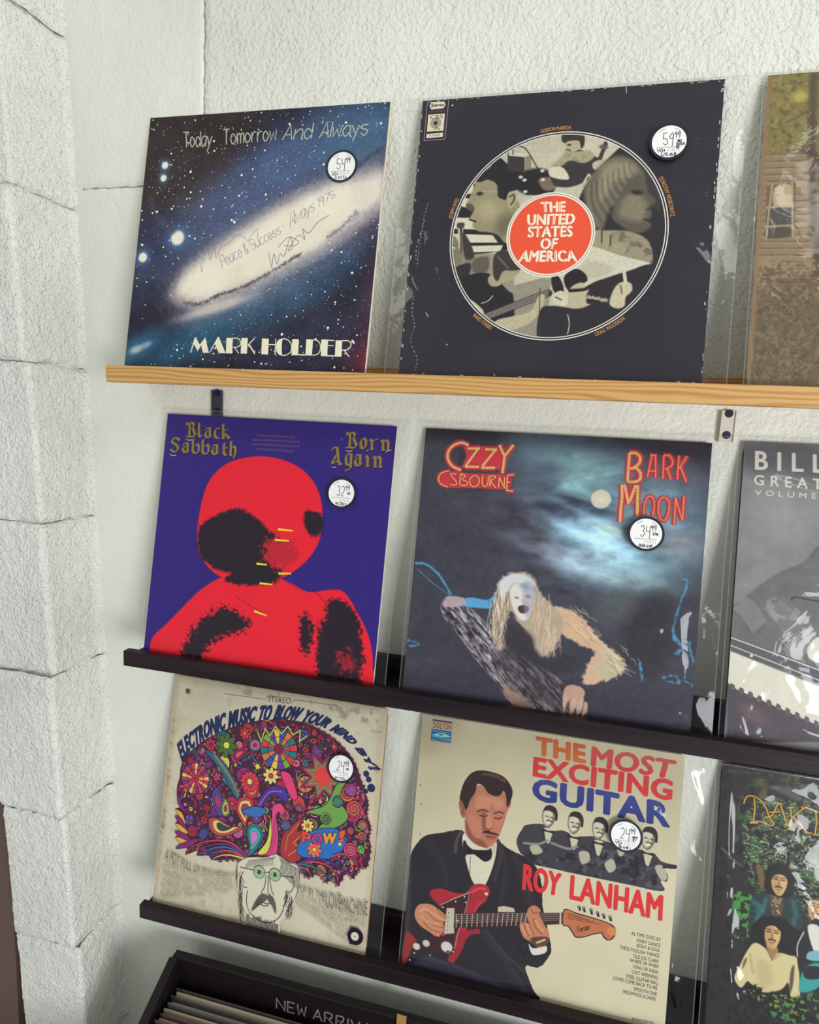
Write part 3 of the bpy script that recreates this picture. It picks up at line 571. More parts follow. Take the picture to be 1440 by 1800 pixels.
    q.blob(*(757,364),22,9,(40,34,36),.2,.9,.5); q.line(P('788,456 808,464'),6,(50,42,42),5); q.line(P('792,424 808,415'),6,(60,52,50),5)
    q.poly(P('614,496 695,490 759,500 809,535 819,607 750,593 668,558 626,540'),(150,142,116),6); q.noisecol((92,86,72),20,.5,.7,9,.12,P('696,498 759,500 814,535 819,607 749,576 699,541'))
    for s in P('629,531 639,493 655,489 657,523 648,557'),P('658,540 664,502 684,502 686,532 668,566'),P('687,541 714,533 739,546 725,576 697,567'): q.poly(s,(160,150,118),5); 
    q.line(P('655,489 658,532'),4,DK,4); q.line(P('685,507 686,541'),4,DK,4)
    # white sheet
    q.poly(P('603,557 634,544 717,575 818,602 753,627 690,643 628,669 579,668 494,651 508,607'),(206,201,178),4,sm=False); q.poly(P('614,591 705,618 651,652 593,643'),(188,182,158),14)
    q.poly(P('819,607 753,627 691,648 628,677 625,737 698,737 757,787 833,761 878,628'),(40,36,42),5)
    # lower left player
    q.poly(P('469,651 503,651 503,764 480,885 378,887 330,835 383,747 378,676'),(148,142,122),6,sm=False)
    q.poly(P('170,712 200,649 287,632 362,694 381,712 388,800 336,800 285,809 210,766'),BK,5); q.poly(P('289,650 313,632 342,659 326,678 300,676'),(170,160,130),5)
    q.poly(P('313,623 317,570 350,552 388,588 399,624 375,650 351,668 324,650'),(166,156,124),5); q.poly(P('304,623 304,570 333,552 386,571 400,615 373,624 347,623 335,632 324,659 311,650'),(58,50,46),5); q.line(P('317,574 355,615'),5,(120,110,88),6)
    q.poly(P('198,721 234,725 276,756 286,778 266,792 238,779 209,748'),(200,190,156),4); q.line(P('266,796 342,765 417,734 498,703'),26,(56,50,50),4)
    for k in (-9,-3,3,9): q.line(P('258,801 342,765 417,734 498,703')+[0,k],1.8,(196,190,168),2)
    q.poly(P('328,800 386,782 445,764 466,712 487,712 478,764 440,808 374,835 340,844'),(186,176,144),5); q.line(P('274,738 295,730 311,712'),3,LT,3)
    # lower right player with glasses
    q.poly(P('480,885 474,764 519,746 602,754 680,720 712,711 763,762 721,830 644,874 563,892'),(40,37,44),5)
    q.poly(P('544,651 567,625 591,621 618,643 620,669 595,668 564,694'),BK,4); q.poly(P('568,686 595,668 628,673 628,694 623,711 622,746 602,754 573,750 562,720'),(186,178,146),5); q.line(P('568,694 613,690 630,679'),11,BK,3); q.blob(*(621,670),8,8,LT,0,1,.6)
    q.poly(P('503,651 518,638 537,660 548,694 541,716 514,694'),BK,4); q.poly(P('516,707 539,694 561,712 561,742 535,746 518,733'),(206,200,172),4); q.line(P('523,716 542,725'),5,(90,84,72),4)
    q.poly(P('698,737 710,686 732,665 760,669 766,694 748,716 746,745 723,754'),(198,188,154),5); q.line(P('731,601 744,669'),11,(206,200,176),3); q.line(P('729,677 735,703'),5,(120,104,84),4); q.line(P('623,716 656,720 689,728'),10,(170,162,136),4,rag=6)
    q.line(P('567,776 575,806 572,841'),3,LT,3); q.line(P('479,872 545,867 594,864'),6,(150,140,112),4); q.line(P('468,685 481,877'),3,(60,56,54),3)
    g=fbm(q.U/4,q.V/4,5,2)-.5; q.I*=(1+.16*g)[...,None]
    d=np.hypot(q.U-cu,q.V-cv_); q.I[d>R_-9]=(38,35,44)
    v=Vec(); v.ring(cu,cv_,R_-8,3.2,(222,218,206)); v.ring(cu,cv_,R_,3.6,(222,218,206))
    o=(487.4,500.6); ro=(626.6,503.7)[0]-o[0]
    v.disc(o[0],o[1],ro+8,(236,230,214),n=80); v.ring(o[0],o[1],ro+2.4,1.6,(70,60,50)); v.disc(o[0],o[1],ro-4,(234,84,50),n=80)
    for t,b,q_ in (('THE',P('454.5,421.3 530.0,421.9'),P('448.1,387.2 529.0,388.3')),('UNITED',P('410.2,465.2 562.6,465.7'),P('407.4,429.8 564.5,431.1')),('STATES',P('414.4,507.7 560.1,508.3'),P('413.2,471.7 558.5,473.4')),('OF',P('461.3,549.9 508.5,549.7'),P('458.4,514.8 515.1,515.0')),('AMERICA',P('390.1,592.8 583.0,593.9'),P('397.2,556.2 573.3,558.1'))):
        v.bold(t,b,q_,(244,236,208),.0,2.2)
        # stencil breaks
        n=len(t)
        for k in range(n):
            x=(k+.42)/n; p0=rail(b,np.array([x]))[0]; p1=rail(q_,np.array([x]))[0]; dd=p1-p0
            v.line([p0-dd*.04,p1+dd*.04],1.9,(234,84,50))
    v.line(P('17.7,4.5 17.5,148.1 93.5,146.8'),1.4,(190,170,190)); v.line(P('95.2,1.8 93.5,146.8'),1.4,(190,170,190)); v.poly(P('33.7,7.7 78.8,8.9 85.2,20.8 77.9,33.6 33.5,34.7 26.5,20.8'),(226,214,190)); v.bold('Stereo',P('32.7,25.9 80.2,24.1'),P('33.2,14.2 79.3,14.7'),(34,26,36),0,.8)
    for yy in (0,1,2): v.line(P('26.7,40.7 84.7,41.0')+[0,yy*2.6],1.0,(110,86,86))
    v.poly(P('25.2,53.6 85.3,53.0 85.6,115.8 25.6,115.7'),(222,212,180)); v.text('CBS',P('33.5,70.4 79.1,70.2'),P('32.2,56.2 77.9,56.7'),(70,64,50),0)
    cc=(54.8,86.3); rr=(73.4,87.5)[0]-cc[0]
    for k in range(5): v.ring(cc[0],cc[1],rr*(1-k*.15),1.4,(60,48,60),n=40)
    v.disc(cc[0],cc[1],rr*.36,(50,34,46)); v.line(P('55.0,101.9 54.9,112.3'),2.2,(60,50,50)); v.line(P('57.0,101.5 72.4,111.3'),2.6,(60,50,50)); v.poly(P('25.3,124.6 85.2,123.0 85.1,138.5 25.1,139.7'),(226,214,190)); v.text('63340',P('36.1,135.1 74.4,134.3'),P('36.0,127.3 74.2,126.5'),(50,40,50),0); v.disc(*(110.3,25.2),2.6,(236,226,226))
    nm=(226,158,84)
    def arc(t,p0,p1,out):
        a0=math.atan2(p0[1]-cv_,p0[0]-cu); a1=math.atan2(p1[1]-cv_,p1[0]-cu)
        if a1-a0>math.pi: a1-=2*math.pi
        if a0-a1>math.pi: a1+=2*math.pi
        a=np.linspace(a0,a1,12); r0=R_+(7 if out else 20); r1=R_+(20 if out else 7)
        v.text(t,np.stack([cu+r0*np.cos(a),cv_+r0*np.sin(a)],-1),np.stack([cu+r1*np.cos(a),cv_+r1*np.sin(a)],-1),nm,0)
    arc('GORDON MARRON',(421,113),(528,111),True); arc('DOROTHY MOSKOWITZ',(828,317),(873,450),True); arc('JOSEPH BYRD',(107,430),(129,351),True); arc('RAND FORBES',(230,803),(299,854),False); arc('CRAIG WOODSON',(664,851),(749,787),False)
    wn=Vec(); rd=np.random.RandomState(5); it=[]
    for k in range(150):
        s=rd.randint(4); t=rd.rand()*1000; m=rd.rand()**2*9; L=2+rd.rand()*9; p=[(m,t),(t,m),(1000-m,t),(t,1000-m)][s]; 
        L*=.6
        if s in (0,2): it.append((rect(p[0]-m*.4-.6,p[1]-L,p[0]+.8,p[1]+L),(176,170,168)))
        else: it.append((rect(p[0]-L,p[1]-m*.3-.6,p[0]+L,p[1]+.6),(176,170,168)))
    wn.multi(it)
    for s in P('54,374 44,419 40,474 35,520 34,566 34,611'),P('32,712 29,767 43,821 34,876 63,939 58,984'),P('46,438 26,529 27,584'): 
        p=smooth(s,False,8)
        for a,b in zip(p[:-1:2],p[1::2]): wn.line([a,b],1.5+rd.rand()*2,(150,146,150))
    for s in P('694,-5 699,25'),P('80,771 91,789'),P('162,883 169,888'),P('336,985 343,990'): wn.line(s,2,(200,196,196))
    emit('artwork',W_,H_,[r,q],m_printg,f,ZB); emit('lettering',W_,H_,[v],m_printg,f,ZB); tag(emit('worn_scuffs',W_,H_,[wn],m_print,f,ZB),kind='stuff')
    film_sheet(e,W_,H_,-52,-4,1072,1004,5,.0016,creases=[(700,960,1000,900,1.6,26),(100,1000,900,950,1.2,30),(900,500,1000,640,1.2,18),(1035,120,1045,330,2.2,16),(1030,560,1060,760,2.6,20),(1000,820,1060,700,1.5,14)])
    sticker(e,W_,H_,(842,209),'59','99',['180','DUTCH','RE'],'VG+','US 68',-.0052)
art_collage()
def art_red():
    e,f,W_,H_=album('C',.0042,(m_wcard,m_wcard),'purple record cover with a red figure reading Black Sabbath Born Again, left on middle shelf')
    e['label']='purple cover record with one large red form, left end of the middle shelf'
    r=Ras(0,0,1000,1009,360,360,(42,20,118)); BK=(28,12,30); RD=(232,20,44)
    r.noise(5,6,2,2); r.blob(880,160,120,120,(70,30,130),.4,.35,.2)
    # plain round red form over a sloping red mass, with soot-black patches
    r.poly(P('25,1009 36,942 94,877 159,803 224,730 282,683 341,652 477,614 617,646 704,675 785,658 850,659 914,735 970,827 993,937 973,1015 7,1094'),RD,3)
    r.poly(P('480,153 585,174 666,224 715,299 732,383 725,478 676,561 582,634 448,665 314,655 226,591 195,513 195,398 219,281 282,202 376,163'),RD,3)
    r.poly(P('196,480 244,426 312,388 381,374 455,408 511,451 567,493 559,573 480,637 392,639 312,631 265,612 216,576'),BK,12,rag=10,seed=4); r.poly(P('655,359 727,368 735,430 707,456 671,436'),BK,10,rag=10,seed=3)
    r.poly(P('341,652 443,617 578,595 559,652 449,676 361,678'),BK,10,rag=12,seed=5)
    r.poly(P('181,996 207,903 287,812 372,777 466,830 435,866 350,901 285,957 264,1009'),BK,18,rag=34,seed=7); r.poly(P('681,779 714,768 736,827 728,913 693,894'),BK,14,rag=24,seed=8)
    r.poly(P('789,704 862,696 917,765 946,860 952,958 925,1007 778,998 764,815 784,774'),BK,14,rag=22,seed=9)
    r.poly(P('499,500 583,476 639,533 578,595 515,570'),(190,22,44),26,rag=40,seed=3); r.poly(P('842,905 897,890 927,947 881,968'),(150,20,40),26,rag=50,seed=3)
    v=Vec()
    for s in P('753,770 763,893 777,999'),P('150,804 197,733 255,686'),P('393,727 476,765 539,789'),P('581,626 653,665 729,672 778,713 787,766'): v.line(s,2,BK,sm=True)
    for p,q_ in (((549,441),(613,441)),((541,484),(602,483)),((471,587),(516,587)),((570,616),(624,611)),((493,664),(548,663)),((482,777),(537,789))): p=np.array(p);q_=np.array(q_); v.line([p,(p+q_)/2,q_],9,(236,214,50),w2=5)
    gd=(142,122,46); sh=(18,8,40)
    def black(t,b,u):
        NV=(10,-7); 
        v.pen(t,b+[3,4],u+[3,4],sh,0,nib=NV,gap=1.5,G=GB); v.pen(t,b,u,gd,0,nib=NV,gap=1.5,G=GB)
        v.pen(t,b,u,gd,3.6,gap=1.5,G=GB)
    black('Black',P('98,92 295,89'),P('94,33 288,30')); black('Sabbath',P('30,159 330,158'),P('26,101 326,99')); black('Born',P('803,94 980,97'),P('799,35 977,37')); black('Again',P('750,163 954,163'),P('745,97 952,103'))
    for s in P('98,103 113,107 127,103'),P('28,171 45,176 60,172'),P('802,106 817,110 829,104'),P('751,176 760,178 768,173'),P('963,102 986,93'): v.line(s,3,(190,170,170),sm=True)
    for k,(a,b) in enumerate(((640,830),(612,856),(610,855),(630,826))):
        y=215+k*23; p0=(-190,-82); 
    rk=random.Random(6); it=[]
    for s in (P('419,73 585,72'),P('398,92 607,89'),P('398,110 607,108'),P('418,128 585,129')):
        x=0.
        while x<.97:
            w_=rk.uniform(.02,.07); p=s[0]+(s[1]-s[0])*x; q=s[0]+(s[1]-s[0])*min(1,x+w_); it.append((np.array([p+[0,-9],q+[0,-9],q,p]),(84,58,116))); x+=w_+.015
    v.multi(it)
    emit('artwork',W_,H_,[r],m_print,f,ZB); emit('lettering',W_,H_,[v],m_printg,f,ZB)
    film_sheet(e,W_,H_,-16,-22,1050,1003,11,.0010,creases=[(800,40,700,300,1.8,14),(930,400,950,800,1.4,14),(760,60,900,200,1.4,20)])
    sticker(e,W_,H_,(805,276),'32','99',["'83"],'','9CBN',-.0040,True)
art_red()
def art_moon():
    e,f,W_,H_=album('D',.0040,(m_dcard,m_card),'record cover with a full moon over clouds and a pale haired figure on a log, right of the purple one',.0003)
    e['label']='moonlit night cover record in wrinkled plastic, middle of the middle shelf'
    r=Ras(0,0,1000,1009,400,400,(58,58,70)); w=(slice(None),slice(None))
    r.poly(P('-60,-60 1060,-60 1060,40 -60,30'),(28,24,34),60); r.poly(P('338,31 539,19 735,59 944,163 1011,373 907,499 725,553 575,484 518,386 460,287 366,162'),(96,124,138),150,.95)
    for c,ru,rv,col,rot,a in (((579,112),150,60,(112,148,150),.3,.9),((553,201),90,40,(116,158,160),.3,.8),((509,274),110,30,(40,42,58),.3,.8),((590,250),130,26,(52,62,84),.3,.8),((648,374),170,60,(150,190,212),.2,.95),((693,336),60,26,(180,214,212),.2,.9),((621,454),150,70,(166,190,206),0,.9),((750,466),150,60,(126,158,166),0,.7),((920,365),90,60,(116,120,128),0,.8),((880,126),130,50,(84,88,98),0,.7),((849,10),200,40,(40,36,48),0,.9),((451,165),70,60,(60,64,80),0,.6),((437,411),160,40,(110,116,130),.3,.6),((800,511),140,34,(132,150,152),0,.6)): r.blob(c[0],c[1],ru,rv,col,rot,a,.3)
    n=fbm(r.U/150,r.V/60,9,5); n2=fbm(r.U/60+n*2,r.V/30,4,4); reg=np.exp(-(((r.U-640)/330)**2+((r.V-330)/260)**2)**1.5)
    r.I*=(1+reg*(n+n2-.72)*.6)[...,None]; r.I+=(reg*(n2-.5)*40)[...,None]*np.array([.8,1,1.1]); r.noise(9,70,5,4)
    r.poly(P('804,569 887,535 921,597 923,720 870,835 789,780 765,666'),(42,38,44),60,.8); r.poly(P('-9,935 308,908 641,919 1017,886 1025,1007 -0,1033'),(50,48,62),60,.8); r.poly(P('694,565 770,531 792,612 702,674 635,631'),(86,92,88),60,.6)
    c=(652,224); r.blob(c[0],c[1],34,34,(206,200,178),0,1,.9); r.blob(c[0]+6,c[1]+4,18,14,(220,214,192),0,.7,.3)
    # log
    LG=P('116,667 146,646 190,649 264,694 366,786 472,841 557,880 610,932 663,991 452,1007 401,998 344,929 260,853 192,774 129,710')
    r.poly(LG,(122,116,124),4); 
    d,i=r.dist(smooth(LG,True,4),w,True); m=np.clip(.5+np.where(i,d,-d)/4,0,1); a=.80; x=r.U*math.cos(a)+r.V*math.sin(a); y=-r.U*math.sin(a)+r.V*math.cos(a)
    bk=fbm(x/34,y/5.5,3,4)+.35*(fbm(x/12,y/12,8,3)-.5); r.I=r.I*(1-m[...,None])+m[...,None]*np.clip((bk[...,None]-.5)*300+np.array([104,98,104]),26,190)
    r.poly(P('325,809 437,829 641,910 663,999 448,965 368,908'),(50,44,50),30,.55); r.poly(P('370,933 431,959 484,994 435,1010 382,975'),(150,120,104),16,.9,rag=10)
    # plain long haired figure leaning over the log
    SK=(206,170,140); HR=(176,160,140)
    r.poly(P('198,640 223,628 285,630 309,609 319,634 304,658 253,664 200,662'),(84,160,204),5); r.poly(P('124,648 144,632 198,633 208,656 174,669 139,673 123,675'),(176,160,162),5); r.line(P('126,675 120,658 132,643'),5,(110,96,100),4); r.line(P('8,521 49,523 102,561 148,623'),8,(78,146,190),4,rag=3); r.line(P('15,543 78,590 144,628'),3,(84,130,160),3)
    r.poly(P('521,628 570,631 620,650 665,704 707,741 766,791 773,824 717,865 671,889 639,885 650,824 670,771 620,752 561,726 534,687'),SK,8,rag=8)
    r.poly(P('707,741 770,791 773,824 717,870 675,838 695,784'),(190,178,146),10,rag=10); 
    for k in range(90):
        rr=random.Random(k); t=rr.random(); a=P('571,639 674,720'); b=P('708,749 760,809'); z=a[0]+(a[1]-a[0])*t if k%2 else b[0]+(b[1]-b[0])*t; z=z+[rr.uniform(-34,40),rr.uniform(-34,40)]; r.line([z,z+[12,6],z+[rr.uniform(16,30),rr.uniform(10,24)]],2,(232,214,180) if k%3 else (130,98,78),3,.6)
    r.poly(P('305,671 309,609 321,555 353,525 403,515 447,532 467,574 503,613 538,643 559,692 540,763 502,811 468,790 447,741 411,711 373,663 361,717 359,796 324,792'),HR,8,rag=8)
    r.poly(P('366,576 390,556 432,560 452,593 451,636 434,682 409,689 386,661 368,620'),(220,214,204),6); r.blob(*(416,562),26,20,(120,150,184),0,.8,.3)
    r.poly(P('322,564 362,528 412,523 448,550 441,568 406,554 365,568 344,623'),(206,214,214),6,.9)
    for k in range(120):
        rr=random.Random(k+300); t=rr.random(); side=k%2; a=P('328,581 330,756') if side else P('468,591 540,763'); z=a[0]+(a[1]-a[0])*t+[rr.uniform(-34,34),rr.uniform(-10,10)]; L=rr.uniform(30,80); r.line([z,z+[rr.uniform(-8,8),L/2],z+[rr.uniform(-10,10),L]],2.6,[(226,206,176),(90,66,54),(196,150,116),(236,226,206)][k%4],3,.65)
    r.blob(*(389,610),9,4,(96,92,100),0,.9,.5); r.blob(*(429,601),10,6,(60,70,96),0,.9,.5); r.line(P('410,615 414,632'),4,(176,160,150),4); r.poly(P('397,643 415,634 435,640 433,656 417,665 402,660'),(70,44,50),4); r.poly(P('408,554 449,558 453,627 437,677 420,657'),(150,150,166),14,.6)
    r.poly(P('361,717 412,719 456,748 468,790 511,818 567,794 616,804 603,848 506,862 421,831 368,803'),(50,46,52),24,.85)
    for s in P('587,1003 578,962 581,928 596,904 616,899 610,932 593,968'),P('609,1004 603,967 610,932 625,917 631,946 622,981'),P('630,1001 626,972 635,937 646,926 649,960 642,986'),P('648,1006 650,976 653,951 663,957 661,983'): r.poly(s,(196,160,142),4)
    r.poly(P('579,924 592,902 632,900 651,917 643,937 611,942 587,942'),(190,150,130),4)
    for s in P('944,483 955,486 953,510 938,562 927,621 922,663 928,695'),P('928,687 944,709 974,697 976,713 993,760'),P('923,671 949,717 936,743 957,724'),P('900,830 937,817 954,839 916,840'),P('964,829 995,841'),P('-1,817 35,821 45,829 10,838'),P('819,776 830,816 836,848'): r.line(s,5,(76,144,188),5,.85,rag=6)
    r.noise(7,14,15,3)
    v=Vec(); red=(200,52,64); 
    rd=random.Random(2)
    def stitched(paths,w,ink,back,fur):
        for p in paths: v.line(p,w+back,red,sm=len(p)>3)
        for p in paths:
            q=smooth(p,False,10) if len(p)>3 else np.array([p[0]+(p[-1]-p[0])*t if len(p)==2 else rail(p,np.array([t]))[0] for t in np.linspace(0,1,24)])
            it=[]
            for a,b in zip(q[:-1],q[1:]):
                dv=(b-a)/max(1e-6,np.hypot(*(b-a))); nn=np.array([-dv[1],dv[0]])
                for s_ in (-1,1): o=a+nn*s_*(w+back)/2; it.append((np.array([o-dv*.8,o+nn*s_*rd.uniform(3,fur)+dv*rd.uniform(-2,2),o+dv*.8]),red))
            v.multi(it)
        for p in paths:
            L=np.hypot(*np.diff(smooth(p,False,6) if len(p)>3 else p,axis=0).T).sum(); n=max(2,int(L/4.6)); q=rail(smooth(p,False,6) if len(p)>3 else p,np.linspace(0,1,n)); it=[]
            for a,b in zip(q[:-1],q[1:]):
                dv=(b-a)/max(1e-6,np.hypot(*(b-a))); nn=np.array([-dv[1],dv[0]])*w/2; m_=a+(b-a)*.72; it.append((np.array([a-nn,m_-nn,m_+nn,a+nn]),ink))
            v.multi(it)
    v.poly(P('154,62 278,59 290,66 296,134 273,141 152,144 163,102'),red,sm=True)
    v.poly(P('66,172 110,159 191,163 317,161 325,211 210,217 92,223 64,206'),red,sm=True); v.poly(P('137,77 153,74 160,102 149,137 132,133'),(52,50,64),sm=True)
    yl=(222,204,120)
    stitched([P('167,58 144,49 120,55 100,72 91,97 98,123 116,142 148,154'),P('164,70 211,67'),P('204,68 163,136'),P('161,139 213,137'),P('230,69 274,67'),P('268,69 224,134'),P('222,139 273,136'),P('280,49 302,89'),P('332,46 302,91'),P('302,91 302,122 300,155')],8.5,yl,9,9)
    stitched([P('104,159 75,169 65,189 74,210 104,221'),P('130,170 109,169 117,183 130,194 134,210 110,212'),P('147,168 146,210'),P('147,168 166,174 153,187 173,196 172,209 148,211'),P('199,170 184,183 185,204 200,213 216,202 216,180 201,169'),P('229,170 230,199 242,210 250,197 250,168'),P('257,168 258,208'),P('257,168 278,169 261,189 282,211'),P('290,170 291,211'),P('290,170 314,211'),P('310,169 312,212'),P('319,161 321,218'),P('319,161 344,157'),P('321,187 333,186'),P('319,218 347,218')],3.6,yl,7,7)
    bk=[P('735,52 736,155'),P('735,52 756,51 771,64 771,84 757,101 741,109'),P('757,101 775,118 777,143 763,153 736,155')]
    m_=[P('718,167 722,213 721,258 722,301'),P('727,167 746,236'),P('764,166 748,227'),P('771,166 777,276')]
    stitched(bk+m_,9,(216,196,116),9,12)
    th=[P('810,55 800,134'),P('804,55 821,54 827,137'),P('800,112 826,112'),P('848,54 851,137'),P('848,54 866,53 877,68 877,86 865,98 853,101'),P('863,101 877,138'),P('897,51 897,136'),P('923,52 900,98'),P('903,87 927,143'),P('799,274 798,229 811,201 826,211 830,238 826,274'),P('860,200 845,214 845,255 856,281 870,279 878,252 876,216 860,200'),P('897,201 898,297'),P('897,203 924,279'),P('923,192 924,279')]
    stitched(th,4.2,(232,150,100),7,10)
    emit('artwork',W_,H_,[r],m_printg,f,ZB); emit('lettering',W_,H_,[v],m_printg,f,ZB)
    film_sheet(e,W_,H_,-14,-26,1066,1004,23,.0020,creases=[(330,480,480,180,.9,26),(120,520,420,530,.7,16),(480,520,700,760,.8,22),(780,740,900,860,1.,18),(800,700,1000,560,.8,30),(40,880,1000,900,.5,14),(520,640,600,820,.7,14),(350,330,700,250,.5,30),(930,560,960,860,1.,12),(20,560,30,900,.8,12),(560,110,840,60,.6,26),(880,880,1010,1000,1,20)])
    sticker(e,W_,H_,(807,335),'34','99',['EPIC'],'','008 AMP',-.0062)
art_moon()
def art_hair():
    e,f,W_,H_=album('E',.0052,(m_tan,m_tan),'aged cream record cover with a psychedelic multicolour hairdo, left on the bottom shelf',.0008,.003)
    e['label']='aged cream record with swirling rainbow hair drawing, left end of the bottom shelf'
    r=Ras(0,0,1000,1009,150,150,(206,198,172)); r.noise(8,120,3,5); r.noisecol((176,164,138),40,.66,.35,4,.1); r.poly(P('-20,-20 1020,-20 1020,22 -20,18'),(160,146,122),40,.7); r.poly(P('-20,-20 22,-20 18,1020 -20,1020'),(180,160,130),20,.6)
    r.noisecol((150,140,120),30,.6,.8,8,.06,P('100,5 1000,5 1000,70 600,60')); r.noisecol((164,152,124),34,.58,.5,9,.12,P('-10,940 400,950 420,1010 -10,1010')); r.poly(P('960,0 1010,0 1010,1010 985,1010 980,500'),(190,172,140),20,.6)
    r.noise(5,9,13,2)
    v=Vec(); BL=(26,36,84); INK=(40,26,40)
    v.disc(*(71,66),13,(132,92,70),n=9); v.disc(*(67,62),8,(90,60,48),n=7)
    v.line(P('247,50 447,45 458,29'),2,(60,48,44)); v.line(P('573,42 584,26 778,22'),2,(60,48,44)); v.text('STEREO',P('460,51 565,47'),P('462,27 569,22'),(60,48,50),0); v.text('SDLP-222',P('936,107 985,103'),P('936,98 986,93'),(120,106,92),0)
    # arched title, fat letters
    bot=P('76,375 112,315 194,243 273,197 388,150 511,122 615,108 720,117 808,142 871,179 917,218 955,266'); top=P('45,309 74,271 169,189 266,132 381,91 504,63 619,57 733,75 832,119 895,167 946,221 1003,257')
    def part(t,a,b):
        x=np.linspace(a,b,14); v.bold(t,smooth(rail(bot,x),False,2),smooth(rail(top,x),False,2),BL,.035,2.4); 
    part('ELECTRONIC',.0,.262); part('MUSIC',.28,.405); part('TO',.42,.475); part('BLOW',.495,.605); part('YOUR',.62,.735); part('MIND',.755,.86); part('BY!',.885,.99)
    for p,s in (((933,278),13),((960,331),17),((938,348),10),((946,299),12),((928,329),6)): v.disc(*p,s,BL)
    # hair silhouette
    HAIR=P('78,387 127,312 213,240 318,182 423,142 528,120 634,115 723,137 794,168 859,220 898,276 930,348 952,390 952,445 973,487 969,534 981,570 972,649 944,655 916,707 888,682 854,751 833,717 802,747 765,716 717,745 669,704 616,692 563,687 484,703 424,731 362,744 272,767 261,749 197,762 204,736 141,770 147,739 92,755 134,709 86,706 112,680 79,645 100,617 72,584 99,567 67,498 75,446')
    v.poly(smooth(HAIR,True,3),(72,22,52)); v.line(HAIR,2.4,INK,sm=True,closed=True,n=3)
    rd=random.Random(7); 
    def inside(x,y,p): 
        n=len(p);c=False
        for i in range(n):
            a=p[i];b=p[(i+1)%n]
            if (a[1]>y)!=(b[1]>y) and x<(b[0]-a[0])*(y-a[1])/(b[1]-a[1])+a[0]: c=not c
        return c
    hp=HAIR; PA=[(196,36,84),(214,60,60),(150,40,110),(226,120,60),(226,206,90),(110,170,80),(40,120,130),(52,86,170),(110,60,150),(230,110,160),(178,28,60),(58,40,110)]
    def pal(x,y):
        if x<330 and y>430: w=[3,1,4,1,1,0,0,1,4,2,3,3]
        elif x>640 and y<620 and y>330: w=[3,3,1,1,2,4,2,1,2,4,1,0]
        elif x>640 and y>=620: w=[2,2,1,2,3,3,3,6,1,3,1,0]
        elif y<300: w=[4,3,3,1,1,1,1,1,2,1,5,2]
        else: w=[4,2,3,2,2,1,3,3,2,3,3,1]
        return rd.choices(PA,w)[0]
    def spiral(x,y,R,c,turns=2.2,w=3,ph=0): 
        t=np.linspace(0,1,26); a=ph+t*turns*6.283; v.line(np.stack([x+R*t*np.cos(a),y+R*t*np.sin(a)],-1),w,c)
    def flower(x,y,R,c,n,c2):
        v.auto=False
        for k in range(n): a=6.283*k/n; v.disc(x+R*.62*math.cos(a),y+R*.62*math.sin(a),R*.40+1.6,INK,R*.24+1.6,n=12,rot=a)
        v.L+=1
        for k in range(n): a=6.283*k/n; v.disc(x+R*.62*math.cos(a),y+R*.62*math.sin(a),R*.38,c,R*.22,n=12,rot=a)
        v.L+=1; v.disc(x,y,R*.3+1.5,INK,n=14); v.L+=1; v.disc(x,y,R*.27,c2,n=14); v.auto=True
    def star(x,y,R,n,c,rot=0,k_=.45): v.poly([(x+(R if i%2==0 else R*k_)*math.cos(rot+math.pi*i/n),y+(R if i%2==0 else R*k_)*math.sin(rot+math.pi*i/n)) for i in range(2*n)],c)
    v.auto=False; v.L+=1
    for k in range(900):
        x,y=rd.uniform(60,980),rd.uniform(90,880)
        if not inside(x,y,hp): continue
        a=rd.uniform(0,6.28); R=rd.uniform(14,34); t=np.linspace(0,rd.uniform(1.2,2.6),7); p=np.stack([x+R*np.cos(a+t)-R*math.cos(a),y+R*np.sin(a+t)-R*math.sin(a)],-1)
        if not all(inside(z[0],z[1],hp) for z in (p[-1],p[3])): continue
        v.L+=.02; v.line(p,9,INK,w2=5); v.L+=.02; v.line(p,6,pal(x,y),w2=2.4)
    v.L+=1
    v.auto=False; L0=v.L+2; placed=[]
    for k in range(2600):
        x,y=rd.uniform(60,980),rd.uniform(90,860); R=rd.choice([36,30,24,18,14,11]) if k<900 else rd.choice([10,8,6.5])
        if any((x-a)**2+(y-b)**2<(R+c+.6)**2 for a,b,c in placed): continue
        if not all(inside(x+R*.9*math.cos(t),y+R*.9*math.sin(t),hp) for t in (0,1.57,3.14,4.71)): continue
        placed.append((x,y,R))
